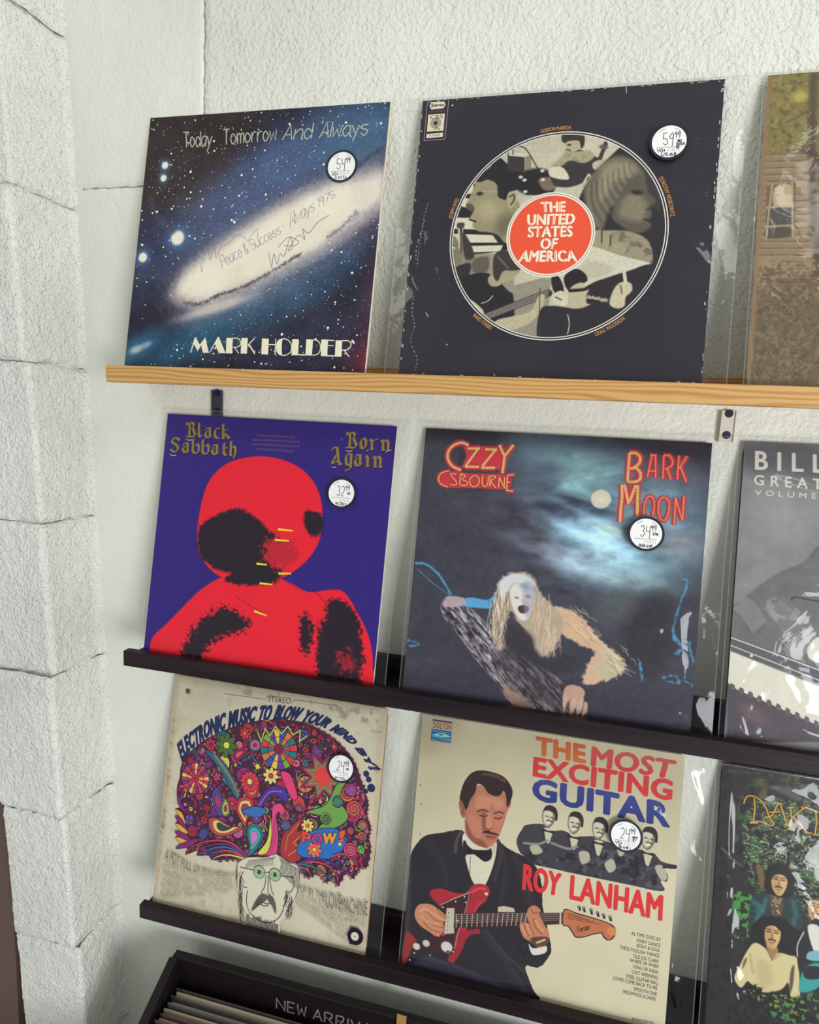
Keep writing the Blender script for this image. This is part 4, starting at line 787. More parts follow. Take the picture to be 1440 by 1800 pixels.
    for x,y,R in placed:
        c=pal(x,y);c2=pal(x,y);c3=pal(x,y); v.L=L0; kind=rd.random(); el=rd.uniform(.75,1); ro=rd.uniform(0,3)
        v.disc(x,y,R+.6,INK,(R+.6)*1,n=18); v.L+=1; v.disc(x,y,R-1,c,(R-1)*el,n=18,rot=ro); v.L+=1
        if R<8: v.disc(x,y,R*.4,c2,n=8); continue
        if kind<.4:
            spiral(x,y,R*.85,INK,2.4 if R>14 else 1.6,2.2,rd.uniform(0,6)); v.L+=1; spiral(x,y,R*.7,c2,2.0,1.6,rd.uniform(0,6))
        elif kind<.6:
            m=rd.choice([8,10,12])
            for q in range(m): a=6.283*q/m; v.line([(x+R*.3*math.cos(a),y+R*.3*math.sin(a)),(x+R*.92*math.cos(a),y+R*.92*math.sin(a))],2.6,c2 if q%2 else INK)
            v.L+=1; v.disc(x,y,R*.32,INK,n=12); v.L+=1; v.disc(x,y,R*.2,c3,n=10)
        elif kind<.8:
            for s_,cc in ((.78,INK),(.68,c2),(.45,INK),(.36,c3),(.14,INK)): v.disc(x,y,R*s_,cc,R*s_*el,n=16,rot=ro); v.L+=1
        elif kind<.92: v.auto=False; star(x,y,R*.85,6,INK,ro); v.L+=1; star(x,y,R*.7,6,c2,ro); v.L+=1; v.disc(x,y,R*.2,c3,n=8)
        else:
            for s_ in (.75,.5,.28): v.line([(x-R*s_,y+R*.3),(x,y-R*s_),(x+R*s_,y+R*.3)],2.6,c2 if s_!=.5 else INK)
    v.L=L0+9; v.auto=True
    def blob_(p,c,o=INK,w=3): v.poly(smooth(p,True,5),c); v.line(p,w,o,sm=True,closed=True)
    # big features
    def wheel(cx,cy,R,n,cs,core):
        v.disc(cx,cy,R+3,INK,n=40); v.auto=False; v.L+=1
        for k in range(n):
            a,b=6.283*k/n,6.283*(k+.86)/n; v.poly([(cx+R*.28*math.cos(a),cy+R*.28*math.sin(a)),(cx+R*math.cos(a),cy+R*math.sin(a)),(cx+R*math.cos((a+b)/2),cy+R*1.0*math.sin((a+b)/2)),(cx+R*math.cos(b),cy+R*math.sin(b)),(cx+R*.28*math.cos(b),cy+R*.28*math.sin(b))],cs[k%len(cs)])
        v.auto=True; v.ring(cx,cy,R*.62,3,INK,n=40); v.disc(cx,cy,R*.3,core,n=20); spiral(cx,cy,R*.28,INK,2.,2.4)
    wheel(*(152,437),66,22,[(200,50,80),(226,196,80),(150,40,110),(214,60,60),(110,50,130)],(196,40,70)); wheel(*(534,244),84,16,[(40,120,130),(214,60,60),(120,170,70),(110,60,150),(226,196,80),(52,86,170),(226,120,60)],(140,30,70))
    zig=P('428,188 450,225 462,167 487,195 509,151 539,178 566,142 592,174 624,149 625,196 656,167'); v.line(zig,9,INK); v.line(zig,5,(196,206,90))
    c=(746,323)
    for R,cc in ((118,INK),(112,(150,30,70)),(98,INK),(94,(196,90,110)),(82,INK),(78,(110,160,80)),(62,INK),(58,(222,64,60))): star(c[0],c[1],R,8,cc,.2,.52)
    blob_(P('183,307 240,318 300,357 345,423 374,482 351,479 298,415 255,365'),(26,104,120)); 
    for k,cc in enumerate(((196,60,90),(120,170,80),(226,150,60),(52,86,170))): v.line(P('222,321 274,370 327,426 360,477')+[4+k*4,-k*3],2,cc,sm=True)
    for p,c1,c2,c3 in ((P('400,470 432,472 441,510 423,554 414,596 388,569 364,533 370,487'),(196,60,60),(226,196,120),(150,60,90)),(P('239,598 270,584 318,599 365,606 409,597 351,641 288,658 248,637'),(190,70,70),(226,196,120),(60,60,60)),(P('427,594 452,573 484,583 502,619 481,672 449,710 439,664 426,626'),(26,120,130),(60,180,160),(214,120,190)),(P('382,432 411,362 459,386 457,451 423,473'),(190,40,70),(220,120,80),(40,90,150)),(P('256,455 287,482 312,543 288,572 256,537 242,499'),(110,60,150),(40,90,160),(196,40,90)),(P('307,495 328,524 332,556 306,569 293,538'),(120,180,70),(220,220,100),(160,40,90)),(P('313,306 346,275 390,260 376,295 335,335'),(190,40,80),(140,30,70),(226,80,110))):
        q=np.asarray(p); m_=q.mean(0); blob_(q,c1); blob_(m_+(q-m_)*.72,c2,INK,2); blob_(m_+(q-m_)*.45,c3,INK,1.6)
    blob_(P('484,699 528,614 533,533 532,485 565,467 590,490 580,516 561,504 554,529 570,590 572,653 563,687'),(226,70,130)); blob_(P('483,695 521,631 526,551 529,502 530,534 541,611 527,682'),(206,216,90))
    for k in range(4): v.line(P('535,681 550,610 547,546 556,505')+[k*6-4,0],1.6,(120,20,70),sm=True)
    blob_(P('460,483 506,410 567,399 596,425 591,458 544,435 510,449 472,513'),(70,50,150)); v.line(P('470,493 512,429 569,418'),4,(214,90,170),sm=True); blob_(P('552,337 596,337 627,388 641,433 615,438 584,395'),(226,60,120)); blob_(P('394,536 444,502 507,506 467,546'),(52,110,180))
    blob_(P('588,674 589,602 627,547 675,506 655,565 688,551 660,612 694,605 664,650 691,660 652,700 616,692'),(170,50,50)); v.line(P('608,662 614,597 660,532'),3,(196,140,90)); v.line(P('623,674 671,633 643,615 678,576'),3,(226,150,60))
    blob_(P('689,479 770,432 812,338 851,316 826,398 874,460 830,515 747,539 776,486'),(110,160,76)); blob_(P('665,658 683,583 747,539 830,523 876,560 841,629 760,662'),(36,110,190))
    for x,y,R in ((1135,660,26),(1165,760,38),(1060,720,24),(1010,800,28),(1190,830,22),(1130,960,34),(1190,910,20),(820,870,22),(840,760,18)):
        p=(-205,-9); 
    for p,R,c1,c2 in (((876,354),26,(150,60,130),(210,110,190)),((896,428),34,(214,60,70),(120,150,90)),((821,411),24,(40,120,110),(110,170,80)),((776,490),24,(110,160,76),(40,90,60)),((939,486),20,(214,60,90),(120,180,120)),((897,596),30,(200,50,90),(226,120,150)),((940,532),18,(226,120,60),(160,40,90)),((601,552),22,(120,60,150),(60,150,130)),((653,470),16,(40,110,170),(214,60,90))):
        v.disc(p[0],p[1],R+2,INK); v.disc(p[0],p[1],R,c1); spiral(p[0],p[1],R*.95,INK,2.4,3.2); spiral(p[0],p[1],R*.8,c2,2.4,2.4,.6)
    for p,R,n,c1,c2 in (((288,267),52,8,(70,110,50),(222,216,90)),((415,402),44,12,(214,60,80),(226,206,120)),((511,360),36,8,(226,206,120),(190,60,60)),((699,534),28,8,(226,210,120),(200,120,60)),((739,625),34,8,(226,110,80),(236,190,70)),((212,277),28,7,(196,40,80),(120,30,70)),((370,202),26,7,(196,60,70),(226,120,80))): flower(p[0],p[1],R,c1,n,c2)
    for p,c1 in (((658,223),(196,80,60)),((688,182),(190,90,60)),((722,202),(60,90,80)),((753,185),(50,70,100))): star(p[0],p[1],20,2,INK,0,.7);star(p[0],p[1],16,2,c1,0,.7);star(p[0],p[1],9,2,INK,0,.7)
    star(*(445,332),20,6,INK,0,.5); star(*(445,332),16,6,(206,216,80),0,.5); star(*(849,580),10,5,(226,216,90),0,.5)
    for q,t,c in ((P('681,603 716,608'),'P',(226,70,60)),(P('728,602 766,598'),'O',(196,50,120)),(P('774,592 828,582'),'W',(232,150,50)),(P('844,571 864,563'),'!',(226,90,60))): u=q-[0,42]; v.bold(t,q,u,INK,0,6); v.bold(t,q,u,c,0,3.4)
    # strands sweeping out at the lower left and right
    for k,(s,c) in enumerate(((P('436,713 354,673 263,683 183,720 143,769'),(206,60,100)),(P('436,717 355,685 274,697 203,732'),(120,50,130)),(P('432,722 357,697 293,706 232,735 202,760'),(52,110,180)),(P('428,724 358,709 304,720 265,740'),(214,70,90)),(P('424,728 360,725 306,740 272,765'),(226,190,80)),(P('669,704 735,675 804,676 850,713 853,747'),(214,60,90)),(P('669,700 743,662 828,663 889,689 946,673'),(90,50,150)),(P('677,695 746,696 799,716 836,739'),(40,120,120)),(P('670,708 713,711 742,736'),(206,70,120)),(P('825,633 873,615 926,643 945,670'),(200,50,110)))): v.line(s,13,INK,sm=True,w2=4); v.line(s,9,c,sm=True,w2=1.4)
    for s in P('72,584 107,594 128,636'),P('79,645 118,650 145,674'),P('86,706 128,698 163,712'): blob_(np.vstack([s,[s[1]+[-2,28]]]),(226,170,60),INK,2)
    for s in P('74,613 104,616 138,659 98,642'),P('81,678 131,677 162,704 105,699'),P('93,750 135,713 198,688 165,728'),P('71,497 90,535 131,594 84,561'): blob_(s,(130,30,110),INK,2)
    # jagged right edge and sunburst top edge
    it=[]; 
    for k in range(46):
        a=-2.25+k*.052; c0=(558,400); x,y=c0[0]+math.cos(a)*0,0
    hs=smooth(HAIR,True,3)[18:96]
    for a,b in zip(hs[:-1],hs[1:]):
        d_=(b-a);n_=np.array([d_[1],-d_[0]])/max(1e-6,np.hypot(*d_)); it.append((np.array([a,a+d_*.5+n_*9,b]),(110,30,66)))
    v.multi(it)
    # line-drawn bearded face with green round glasses
    W2=(214,208,184)
    v.poly(smooth(P('415,733 449,714 520,700 570,677 625,698 669,700 682,741 681,812 670,870 640,923 617,952 616,1001 517,1003 467,995 467,955 436,922 407,864 395,794 395,754'),True,4),W2)
    fl=lambda s,w=2.4,sm=True,w2=None: v.line(s,w,(34,26,34),sm=sm,w2=w2)
    fl(P('415,733 449,714 520,700 570,677')); fl(P('575,676 617,700 669,703 684,741 681,812 661,871')); fl(P('415,733 399,753 396,802 412,863 435,906'))
    rh=random.Random(3)
    for k in range(30):
        a=P('401,769 439,945'); t=k/29; p=a[0]+(a[1]-a[0])*t+[rh.uniform(-8,14),0]; fl([p,p+[rh.uniform(-3,6),22],p+[rh.uniform(-2,10),46]],1.8)
        a=P('638,821 660,903') ; p=a[0]+(a[1]-a[0])*t+[rh.uniform(-14,16),-10]; fl([p,p+[rh.uniform(-3,3),18],p+[rh.uniform(-14,0),40]],1.8)
    for k in range(26):
        a=P('468,947 610,950'); p=a[0]+(a[1]-a[0])*k/25; q=p+[0,rh.uniform(48,66)]; v.line([p+[0,rh.uniform(-3,14)],q],3.0,(56,48,52))
    for k in range(15): a=P('451,726 571,687'); p=a[0]+(a[1]-a[0])*k/14; fl([p,p+[-8-k*.4,18],p+[-16+k*1.,38]],1.6)
    for k in range(14): a=P('589,689 670,712'); p=a[0]+(a[1]-a[0])*k/13; fl([p,p+[10,22],p+[6,60+k*2]],1.7)
    fl(P('456,853 457,901 474,937 512,960 557,966 599,945 622,912 634,862 638,814')); fl(P('428,779 420,813 436,841 454,842')); fl(P('423,804 439,825')); fl(P('648,748 664,776 659,809 645,820')); fl(P('536,772 533,821 522,847 536,856 554,854 563,842')); fl(P('545,770 552,848')); fl(P('551,777 560,807 571,836 580,846'))
    v.poly(smooth(P('549,853 519,856 496,892 484,933 515,904 547,873'),True,4),(96,90,88)); v.poly(smooth(P('554,852 576,855 593,887 595,920 570,884 554,873'),True,4),(96,90,88)); fl(P('506,904 526,886 549,889 561,882 575,887')); fl(P('519,895 541,900 562,890'))
    for k in range(9): a=P('511,867 490,918'); p=a[0]+(a[1]-a[0])*k/8; fl([p,p+[20-k*2,10]],1.4)
    for p in ((502,765),(575,761)):
        v.disc(p[0],p[1],27,(30,24,30)); v.disc(p[0],p[1],25,(140,186,150)); v.poly([(p[0]-20,p[1]),(p[0],p[1]-11),(p[0]+20,p[1]),(p[0],p[1]+11)],(40,30,30)); v.poly([(p[0]-17,p[1]),(p[0],p[1]-9),(p[0]+17,p[1]),(p[0],p[1]+9)],(206,196,110)); v.disc(p[0],p[1],8,(120,60,60)); v.disc(p[0],p[1],4,(24,18,24))
    fl(P('526,763 548,757')); fl(P('410,764 475,763'),2.4,False); fl(P('602,760 662,755'),2.4,False)
    # grey side legends
    G1=(110,104,98);G2=(168,160,142)
    for t,b,u,c in (('A POT FULL OF PSYCHEDELIC',P('43,811 138,825 242,828 393,806'),P('52,755 153,788 258,803 391,793'),G1),("COMIN' DOWN CHUCK BERRY",P('45,843 151,850 263,848 372,830'),P('46,816 148,828 261,829 370,815'),G2),('MINDBLOWER, ZENQUAKE',P('45,885 155,886 267,878 389,860'),P('46,850 152,858 264,854 384,821'),G2),('GYRUD GEA. PRISCOVANI',P('41,931 150,924 269,904 360,886'),P('46,893 156,892 267,882 376,869'),G2),('ASBURY TRIPPER',P('39,977 153,951 262,922'),P('46,936 150,928 261,910'),G2),
        ('POP BY THE',P('684,803 741,811 810,819'),P('682,780 738,780 806,785'),G1),('LOVE',P('816,841 884,845'),P('810,780 877,777'),G1),('MACHINE',P('884,845 938,844 996,835'),P('878,788 932,784 991,779'),G1),('THE WAR BOUND OF VIBRATE',P('682,827 779,849 883,876 992,885'),P('681,811 776,822 887,836 991,842'),G2),('INNER EAR FREAKOUT',P('684,847 782,879 925,920'),P('683,831 780,854 920,875'),G2),('MAN FIX ETERNAL ZOOM',P('687,867 785,906 930,969'),P('685,850 783,883 926,928'),G2)): v.text(t,smooth(b,False,4),smooth(u,False,4),c,0)
    c=(951,929); v.poly([(c[0]-22,c[1]-34),(c[0]-22,c[1]+34),(c[0]+4,c[1]+34),(c[0]+4,c[1]-34)],(34,22,40)); v.disc(c[0]+2,c[1],34,(34,22,40)); v.disc(c[0],c[1],17,(206,198,174)); v.disc(c[0],c[1],3,(60,50,50)); v.text('RECORDS',P('936,971 982,968'),P('935,965 981,962'),(60,50,50),0)
    it=[]
    for k in range(60): t=rd.uniform(150,900); it.append((rect(18+rd.uniform(-5,5),t,21+rd.uniform(-3,8),t+rd.uniform(2,7)),(160,134,100)))
    v.multi(it); v.line(P('960,250 990,262'),2,(150,120,90)); v.line(P('955,240 985,252'),1.6,(150,120,90))
    emit('artwork',W_,H_,[r,v],m_print,f,ZB)
    film_sheet(e,W_,H_,-10,4,1066,1004,31,.0007)
    sticker(e,W_,H_,(825,268),'24','99',["68"],'','IM VG+',-.0042)
art_hair()
def art_guitar():
    e,f,W_,H_=album('F',.0042,(m_card,m_wcard),'cream record cover of a man in a black dinner jacket playing a red guitar, middle of the bottom shelf',.0004)
    e['label']='cream record showing a guitarist in black dinner jacket, middle of the bottom shelf'
    r=Ras(0,0,1000,1009,60,60,(206,198,166)); r.poly(P('-20,-20 1020,-20 1020,300 600,250 200,330 -20,500'),(188,178,146),260,.8); r.noise(7,120,3,4)
    r.poly(P('-20,-20 160,-20 90,120 -20,160'),(150,138,110),80,.5)
    q=Ras(0,170,690,1009,500,560,(206,198,166)); q.lift=3; q.cut=True
    JK=(36,30,38)
    q.poly(P('-2,1007 -4,963 -3,790 -2,590 12,532 50,479 119,452 200,427 250,467 300,421 338,436 394,465 466,485 504,521 527,586 532,646 555,718 577,799 565,845 534,883 486,890 523,967 539,1006 315,1019 131,1020'),JK,2.5,rag=2)
    for s,c,sf in ((P('-1,599 11,787 9,969'),(62,58,70),14),(P('414,487 455,566 500,679'),(56,50,60),40),(P('339,449 381,529 375,671'),(52,46,56),22),(P('67,503 139,579 154,648'),(52,46,54),40),(P('315,808 411,890 489,975'),(52,48,60),24)): q.line(s,12,c,sf,.8)
    # shirt, collar, bow tie
    q.poly(P('207,449 215,434 250,467 305,474 338,436 336,521 308,619 282,630 253,609 217,518'),(212,208,182),3); q.line(P('241,522 244,593'),2.5,(90,84,80),2); q.poly(P('206,440 223,481 217,518 204,476'),(220,216,196),3); q.poly(P('305,474 336,441 337,485 316,498'),(198,190,164),3)
    q.line(P('196,433 181,472 180,517'),12,(84,78,80),8,.8); q.line(P('343,440 359,481 342,590'),16,(58,50,56),8,.8)
    q.poly(P('213,474 242,491 265,491 306,483 319,475 324,510 300,530 268,517 253,511 222,515'),(24,18,26),2.5); q.poly(P('208,466 223,477 223,526 209,511'),JK,3)
    # head
    SK=(178,116,92)
    q.poly(P('205,323 212,295 250,261 305,260 359,264 380,291 369,328 360,374 346,421 330,451 305,474 268,474 240,460 215,438 206,386'),SK,2.5); q.poly(P('206,332 207,287 249,243 338,227 373,266 368,311 207,341'),SK,3); q.poly(P('177,319 190,308 206,332 209,367 196,379 183,354'),(160,92,70),2.5); q.line(P('186,322 198,342 195,365'),3,(110,56,44),3)
    q.poly(P('253,287 306,278 352,287 346,315 292,325 247,333'),(196,134,104),14,.9); q.poly(P('222,365 260,376 281,407 266,446 233,434 216,402'),(192,124,96),12,.8); q.poly(P('294,343 308,349 316,392 304,407 287,397'),(200,132,104),5,.9); q.poly(P('323,364 357,340 352,394 336,414'),(196,120,94),8,.8)
    q.poly(P('210,385 219,437 250,467 305,476 285,451 247,441'),(120,66,52),10,.7); q.poly(P('271,347 285,344 291,401 280,412'),(128,72,58),5,.8)
    q.poly(P('179,310 182,273 193,235 217,199 253,182 298,181 344,191 373,217 385,246 379,282 367,307 361,268 349,245 337,265 315,272 287,263 267,240 244,240 238,272 222,302 215,330 207,345 191,317'),(44,28,32),2.5); q.line(P('263,196 308,193 350,208'),12,(104,70,54),9,.8); q.line(P('199,248 219,213'),8,(70,50,50),6,.7)
    for k in range(7): q.line(P('227,199 203,251 194,298')+[k*6,k*2],2,(66,46,48),3,.5)
    for s in P('253,343 275,333 293,336'),P('321,339 340,329 354,333'): q.line(s,5,(70,38,34),3)
    for s in P('263,355 279,359 293,352'),P('324,355 338,356 350,348'): q.line(s,5,(84,42,38),3)
    q.line(P('290,401 304,405 316,397'),4,(110,54,44),3); q.poly(P('278,421 299,408 313,412 336,414 346,421 318,420 300,421'),(52,28,30),2.5); q.poly(P('292,430 314,424 335,428 320,441 302,441'),(166,84,76),3); q.line(P('294,432 335,429'),2.5,(90,40,40),2); q.blob(*(313,460),16,8,(190,120,92),0,.7,.3)
    for s in P('304,301 308,322'),P('313,299 314,323'): q.line(s,2.5,(140,84,64),3,.8)
    # guitar
    RD=(168,36,48)
    q.poly(P('94,706 101,681 138,669 185,673 230,667 255,635 281,619 313,619 328,637 321,665 288,708 272,734 250,787 253,822 230,880 216,928 208,943 184,936 187,917 117,853 145,757'),RD,2.5); q.line(P('240,674 282,638 309,633'),9,(222,84,84),7,.8); q.line(P('277,728 288,699 313,676'),8,(206,60,66),6,.8); q.line(P('235,879 248,823'),10,(206,60,66),8,.8)
    q.poly(P('-1,998 1,934 9,865 33,873 54,895 38,926 16,994'),(140,44,44),4); q.poly(P('243,811 295,790 301,807 271,818 246,850 232,898 216,928 193,925 203,887 207,824'),(160,30,44),4)
    q.poly(P('139,732 196,693 248,663 256,666 244,718 223,793 208,841 205,904 169,922 123,924 84,915 64,901 117,862 171,841 158,790'),(54,26,34),2.5); q.line(P('139,732 196,693 250,661'),2.5,(210,190,180),2); q.line(P('250,663 240,727 223,793 208,886'),2.2,(196,176,168),2)
    q.poly(P('164,739 195,732 202,829 162,841'),(190,184,162),2.5,sm=False)
    for k in range(6): q.blob(*(175,755),0.1,0.1,(0,0,0)); 
    for k in range(5): p=(173,756); q.blob(p[0],p[1]+k*17,3,3,(110,100,90),0,1,.5)
    q.poly(P('196,753 361,714 534,675 610,657 612,701 512,728 365,766 198,808'),(58,32,34),2.5,sm=False); q.poly(P('598,660 603,658 607,705 600,706'),(200,190,170),1.5,sm=False)
    for k in range(18): t=k/17; a=P('205,753 517,681'); b=P('208,804 512,726'); q.line([a[0]+(a[1]-a[0])*(1-(1-t)**1.15),b[0]+(b[1]-b[0])*(1-(1-t)**1.15)],2.6,(196,180,166),1.6)
    for k in range(5): a=P('187,759 627,655'); b=P('191,796 638,682'); t=k/4.6; q.line([a[0]+(b[0]-a[0])*t,a[1]+(b[1]-a[1])*t],1.4,(186,176,166),1.5,.85)
    for p,s,c in (((56,914),15,(208,204,184)),((94,893),15,(200,196,178)),((177,888),24,(206,204,196)),((185,907),9,(90,80,84)),((315,651),7,(226,190,170))): q.blob(p[0],p[1],s,s*.9,c,0,1,.8)
    for p in P('148,739 197,706 231,680 238,701 212,778 140,853 49,941 33,972 114,935 204,900'): q.blob(p[0],p[1],3.4,3.4,(226,214,206),0,1,.6)
    # strumming hand
    q.poly(P('37,781 51,751 88,739 121,745 165,771 165,789 154,800 160,821 153,841 131,855 97,844 63,830 42,807'),(196,132,98),2.5)
    for s in P('86,770 121,794 158,795'),P('78,795 113,814 155,818'),P('75,813 105,834 148,839'),P('121,745 142,767 164,776'): q.line(s,3,(120,64,46),2.5,.9)
    for s in P('71,760 109,770 148,788'),P('64,793 98,808 141,812'),P('58,777 71,765'): q.line(s,7,(222,164,130),6,.7)
    q.poly(P('364,691 385,682 425,682 431,696 365,710'),(200,184,150),2.5,sm=False)
    # fretting hand, cuff, watch
    q.poly(P('492,802 511,815 553,796 562,803 555,822 521,838 504,834'),(216,212,196),2.5); q.poly(P('452,741 468,725 486,725 475,693 485,664 507,655 527,668 522,682 546,720 564,742 564,776 544,802 519,804 496,792 469,781'),(190,124,90),2.5)
    for s in P('469,729 475,754 490,772'),P('486,721 497,749 511,763'),P('502,704 513,736 541,756'),P('490,668 500,683 517,679'): q.line(s,3,(110,56,42),2.5,.9)
    for s in P('461,744 477,771'),P('479,731 496,762'),P('511,711 540,743'): q.line(s,8,(218,156,120),6,.75)
    q.poly(P('499,778 558,761 564,781 544,800 510,802'),(92,62,44),3); q.line(P('522,791 551,773'),6,(220,196,140),3)
    q.poly(P('-2,1007 34,990 88,950 105,937 218,946 328,963 455,992 526,1009 316,1036 132,1029'),(66,66,84),16,.55); q.line(P('322,788 400,858 483,908'),10,(80,76,90),12,.5)
    q.I*=(1+.07*(fbm(q.U/5,q.V/5,3,2)-.5))[...,None]
    # five small black and white players
    g=Ras(400,235,1000,690,330,250,(206,198,166)); g.lift=1; g.cut=True
    SU=(58,56,64)
    g.poly(P('413,426 431,378 447,358 508,344 544,361 586,353 638,364 697,353 739,362 831,369 912,370 946,396 998,400 997,415 956,421 972,441 969,467 948,469 958,504 808,505 624,505 468,501 448,480 430,467'),SU,2.5)
    g.cut=True; M0=g.M.copy()
    g.noisecol((94,92,98),26,.52,.7,6,.12,P('428,449 530,412 700,395 866,396 956,421 950,496 624,501 467,498')); g.noisecol((28,26,32),22,.55,.8,9,.1,P('428,449 530,412 700,395 866,396 956,421 950,496 624,501 467,498'))
    g.M=M0
    for (x,y) in ((705,490),(820,518),(925,542),(1140,580)):
        o=np.array((-154,-12)); 
        def k_(dx,dy,x=x,y=y): return (x+dx,y+dy)
    for c0 in ((530,318),(627,323),(718,327),(895,329)):
        x,y=c0; g.poly([(x-26,y-22),(x-10,y-40),(x+16,y-38),(x+26,y-16),(x+20,y+14),(x+4,y+36),(x-14,y+32),(x-26,y+10)],(120,112,98),2.5); g.poly([(x-20,y-22),(x-6,y-34),(x+10,y-30),(x+14,y-10),(x+8,y+14),(x-2,y+28),(x-16,y+22),(x-22,y)],(206,198,172),6); g.poly([(x-26,y-24),(x-14,y-46),(x+12,y-50),(x+30,y-32),(x+32,y+2),(x+24,y+4),(x+20,y-18),(x,y-28),(x-18,y-26)],(40,36,40),2.5)
        g.line([(x-14,y-6),(x-5,y-6)],4,(60,54,52),2.5); g.line([(x+6,y-5),(x+15,y-4)],4,(60,54,52),2.5); g.line([(x-8,y+10),(x+2,y+8),(x+10,y+11)],4,(60,50,48),2.5); g.line([(x-5,y+19),(x+8,y+18)],4,(226,222,206),2.5); g.line([(x,y-4),(x-1,y+5)],3,(150,140,118),2.5)
        g.poly([(x-16,y+40),(x+20,y+42),(x+14,y+88),(x-2,y+92),(x-12,y+60)],(196,190,164),2.5); g.poly([(x-20,y+42),(x,y+47),(x+22,y+44),(x+20,y+54),(x,y+52),(x-18,y+52)],(24,20,26),2); g.line([(x-22,y+50),(x-8,y+96)],5,(40,38,44),3); g.line([(x+22,y+50),(x+10,y+96)],5,(40,38,44),3)
    g.poly(P('787,382 815,381 809,403 797,406'),(190,184,160),3)
    for s in P('444,429 496,423 530,403'),P('547,408 608,418 641,403'): g.line(s,9,(140,136,124),4)
    for s in P('467,437 497,427 516,449 482,465'),P('651,422 685,415 691,448 663,463'),P('746,446 773,423 788,454 765,476'),P('924,422 951,412 970,450 951,466'): g.poly(s,(178,172,150),3); 
    g.line(P('956,416 999,405'),11,(46,38,44),2.5)
    v=Vec()
    og=(204,104,44);rr=(206,54,54);bl=(40,54,122)
    v.bold('THE',P('462,84 647,86'),P('459,19 642,23'),og,.016,3.6,(190,90,50)); v.bold('MOST',P('673,92 956,91'),P('671,23 969,27'),rr,.0,4.8,(196,84,70)); v.bold('EXCITING',P('458,167 963,169'),P('456,99 963,100'),rr,.016,3.2); v.bold('GUITAR',P('462,254 964,266'),P('461,179 960,186'),bl,.018,4,(58,64,132))
    v.bold('ROY',P('453,602 589,597'),P('451,510 592,519'),(214,46,50),.014,3); v.bold('LANHAM',P('632,600 960,608'),P('631,514 958,520'),(214,46,50),.0,3.8)
    t=['AS TIME GOES BY','KERRY DANCE','BODY & SOUL','THESE FOOLISH THINGS','OLD JOE CLARK','WHERE OR WHEN','SONG OF INDIA','LOST WEEKEND','STEEL GUITAR RAG','LOVER COME BACK TO ME','SMOOTH ONE','WILDWOOD FLOWER']
    xs=P('860,683 882,701 883,722 823,748 873,763 862,786 875,804 873,826 853,843 809,859 884,881 846,903'); xe=P('964,684 964,705 964,723 963,743 963,763 963,781 964,801 964,821 964,841 964,859 964,880 962,899')
    for s,a,b in zip(t,xs,xe): y=b[1]; v.text(s,[(a[0],y),(b[0],y)],[(a[0],y-13),(b[0],y-13)],(74,66,60),-.005)
    v.text('BLP-8017 DOLTON',P('886,986 961,981'),P('886,978 960,973'),(70,60,56),0)
    v.text('DOLTON',P('48,47 122,46'),P('46,25 122,24'),(150,66,50),0); it=[]
    for k in range(12): a=P('44,20 125,19'); u=P('44,13 125,13'); p=a[0]+(a[1]-a[0])*k/12; p2=a[0]+(a[1]-a[0])*(k+.8)/12; z=u[0]+(u[1]-u[0])*k/12; z2=u[0]+(u[1]-u[0])*(k+.8)/12; it.append((np.array([z,z2,p2,p]),(56,42,66)))
    v.multi(it); v.poly(P('42,52 124,52 124,97 43,98'),(30,86,140)); v.poly(P('48,70 68,73 91,80 124,80 123,87 80,85 46,83'),(60,160,180)); v.poly(P('54,73 67,67 83,63 101,65 120,71 114,75 91,77 70,76'),(150,200,200),sm=True); v.poly(P('70,71 83,67 95,69 79,73'),(30,60,100),sm=True); v.line(P('44,59 78,58 121,60'),4,(70,150,190),sm=True); v.poly(P('44,89 124,88 124,97 43,98'),(28,24,80)); v.text('RECORDS',P('46,96 121,95'),P('46,90 121,89'),(190,190,220),0)
    # guitar head and tuning pegs as crisp print
    WD=(186,110,72)
    v.poly(P('610,654 622,641 660,647 720,651 770,657 796,665 805,683 799,709 779,723 762,714 753,703 724,714 692,731 663,738 648,723 631,705 612,703'),(60,36,30),sm=True); v.poly(P('613,656 624,643 661,651 720,654 769,660 792,669 801,684 795,706 780,719 765,709 755,698 724,710 692,727 665,733 651,719 634,701 614,700'),WD,sm=True); v.disc(*(790,686),16,(206,130,72))
    for s in P('667,624 672,636'),P('684,625 689,638'),P('711,626 716,641'),P('735,631 740,644'),P('757,634 761,646'),P('781,637 786,649'): v.line(s,8,(30,26,32)); v.disc(s[0][0],s[0][1],6,(50,46,54),n=10); v.disc(s[0][0]-1,s[0][1]-1,2.4,(206,200,190),n=8)
    for s in P('627,655 678,660'),P('628,661 704,663'),P('628,667 729,666'),P('629,674 750,670'): v.line(s,1.6,(90,50,36))
    v.pen('Fender',P('670,718 715,695'),P('666,697 710,679'),(80,40,30),2.2,gap=.8)
    for p in P('15,283 31,474 25,356'): v.disc(p[0],p[1],2.5,(120,104,84),n=7)
    L1=v
    emit('artwork',W_,H_,[r,q,g],m_printg,f,ZB); emit('lettering',W_,H_,[v],m_printg,f,ZB)
    film_sheet(e,W_,H_,-12,-8,1092,1004,41,.0016,creases=[(20,30,600,190,2.,14),(500,60,1000,260,2.,16),(380,10,1000,80,1.6,14),(1000,20,1070,180,1.6,10),(80,930,520,1000,1.8,30),(300,650,560,900,1.2,14),(980,700,1060,960,2.,16)])
    sticker(e,W_,H_,(811,322),'24','99',['MONO','NEW'],'VG+','BLANK L','F' and -.0050)
art_guitar()
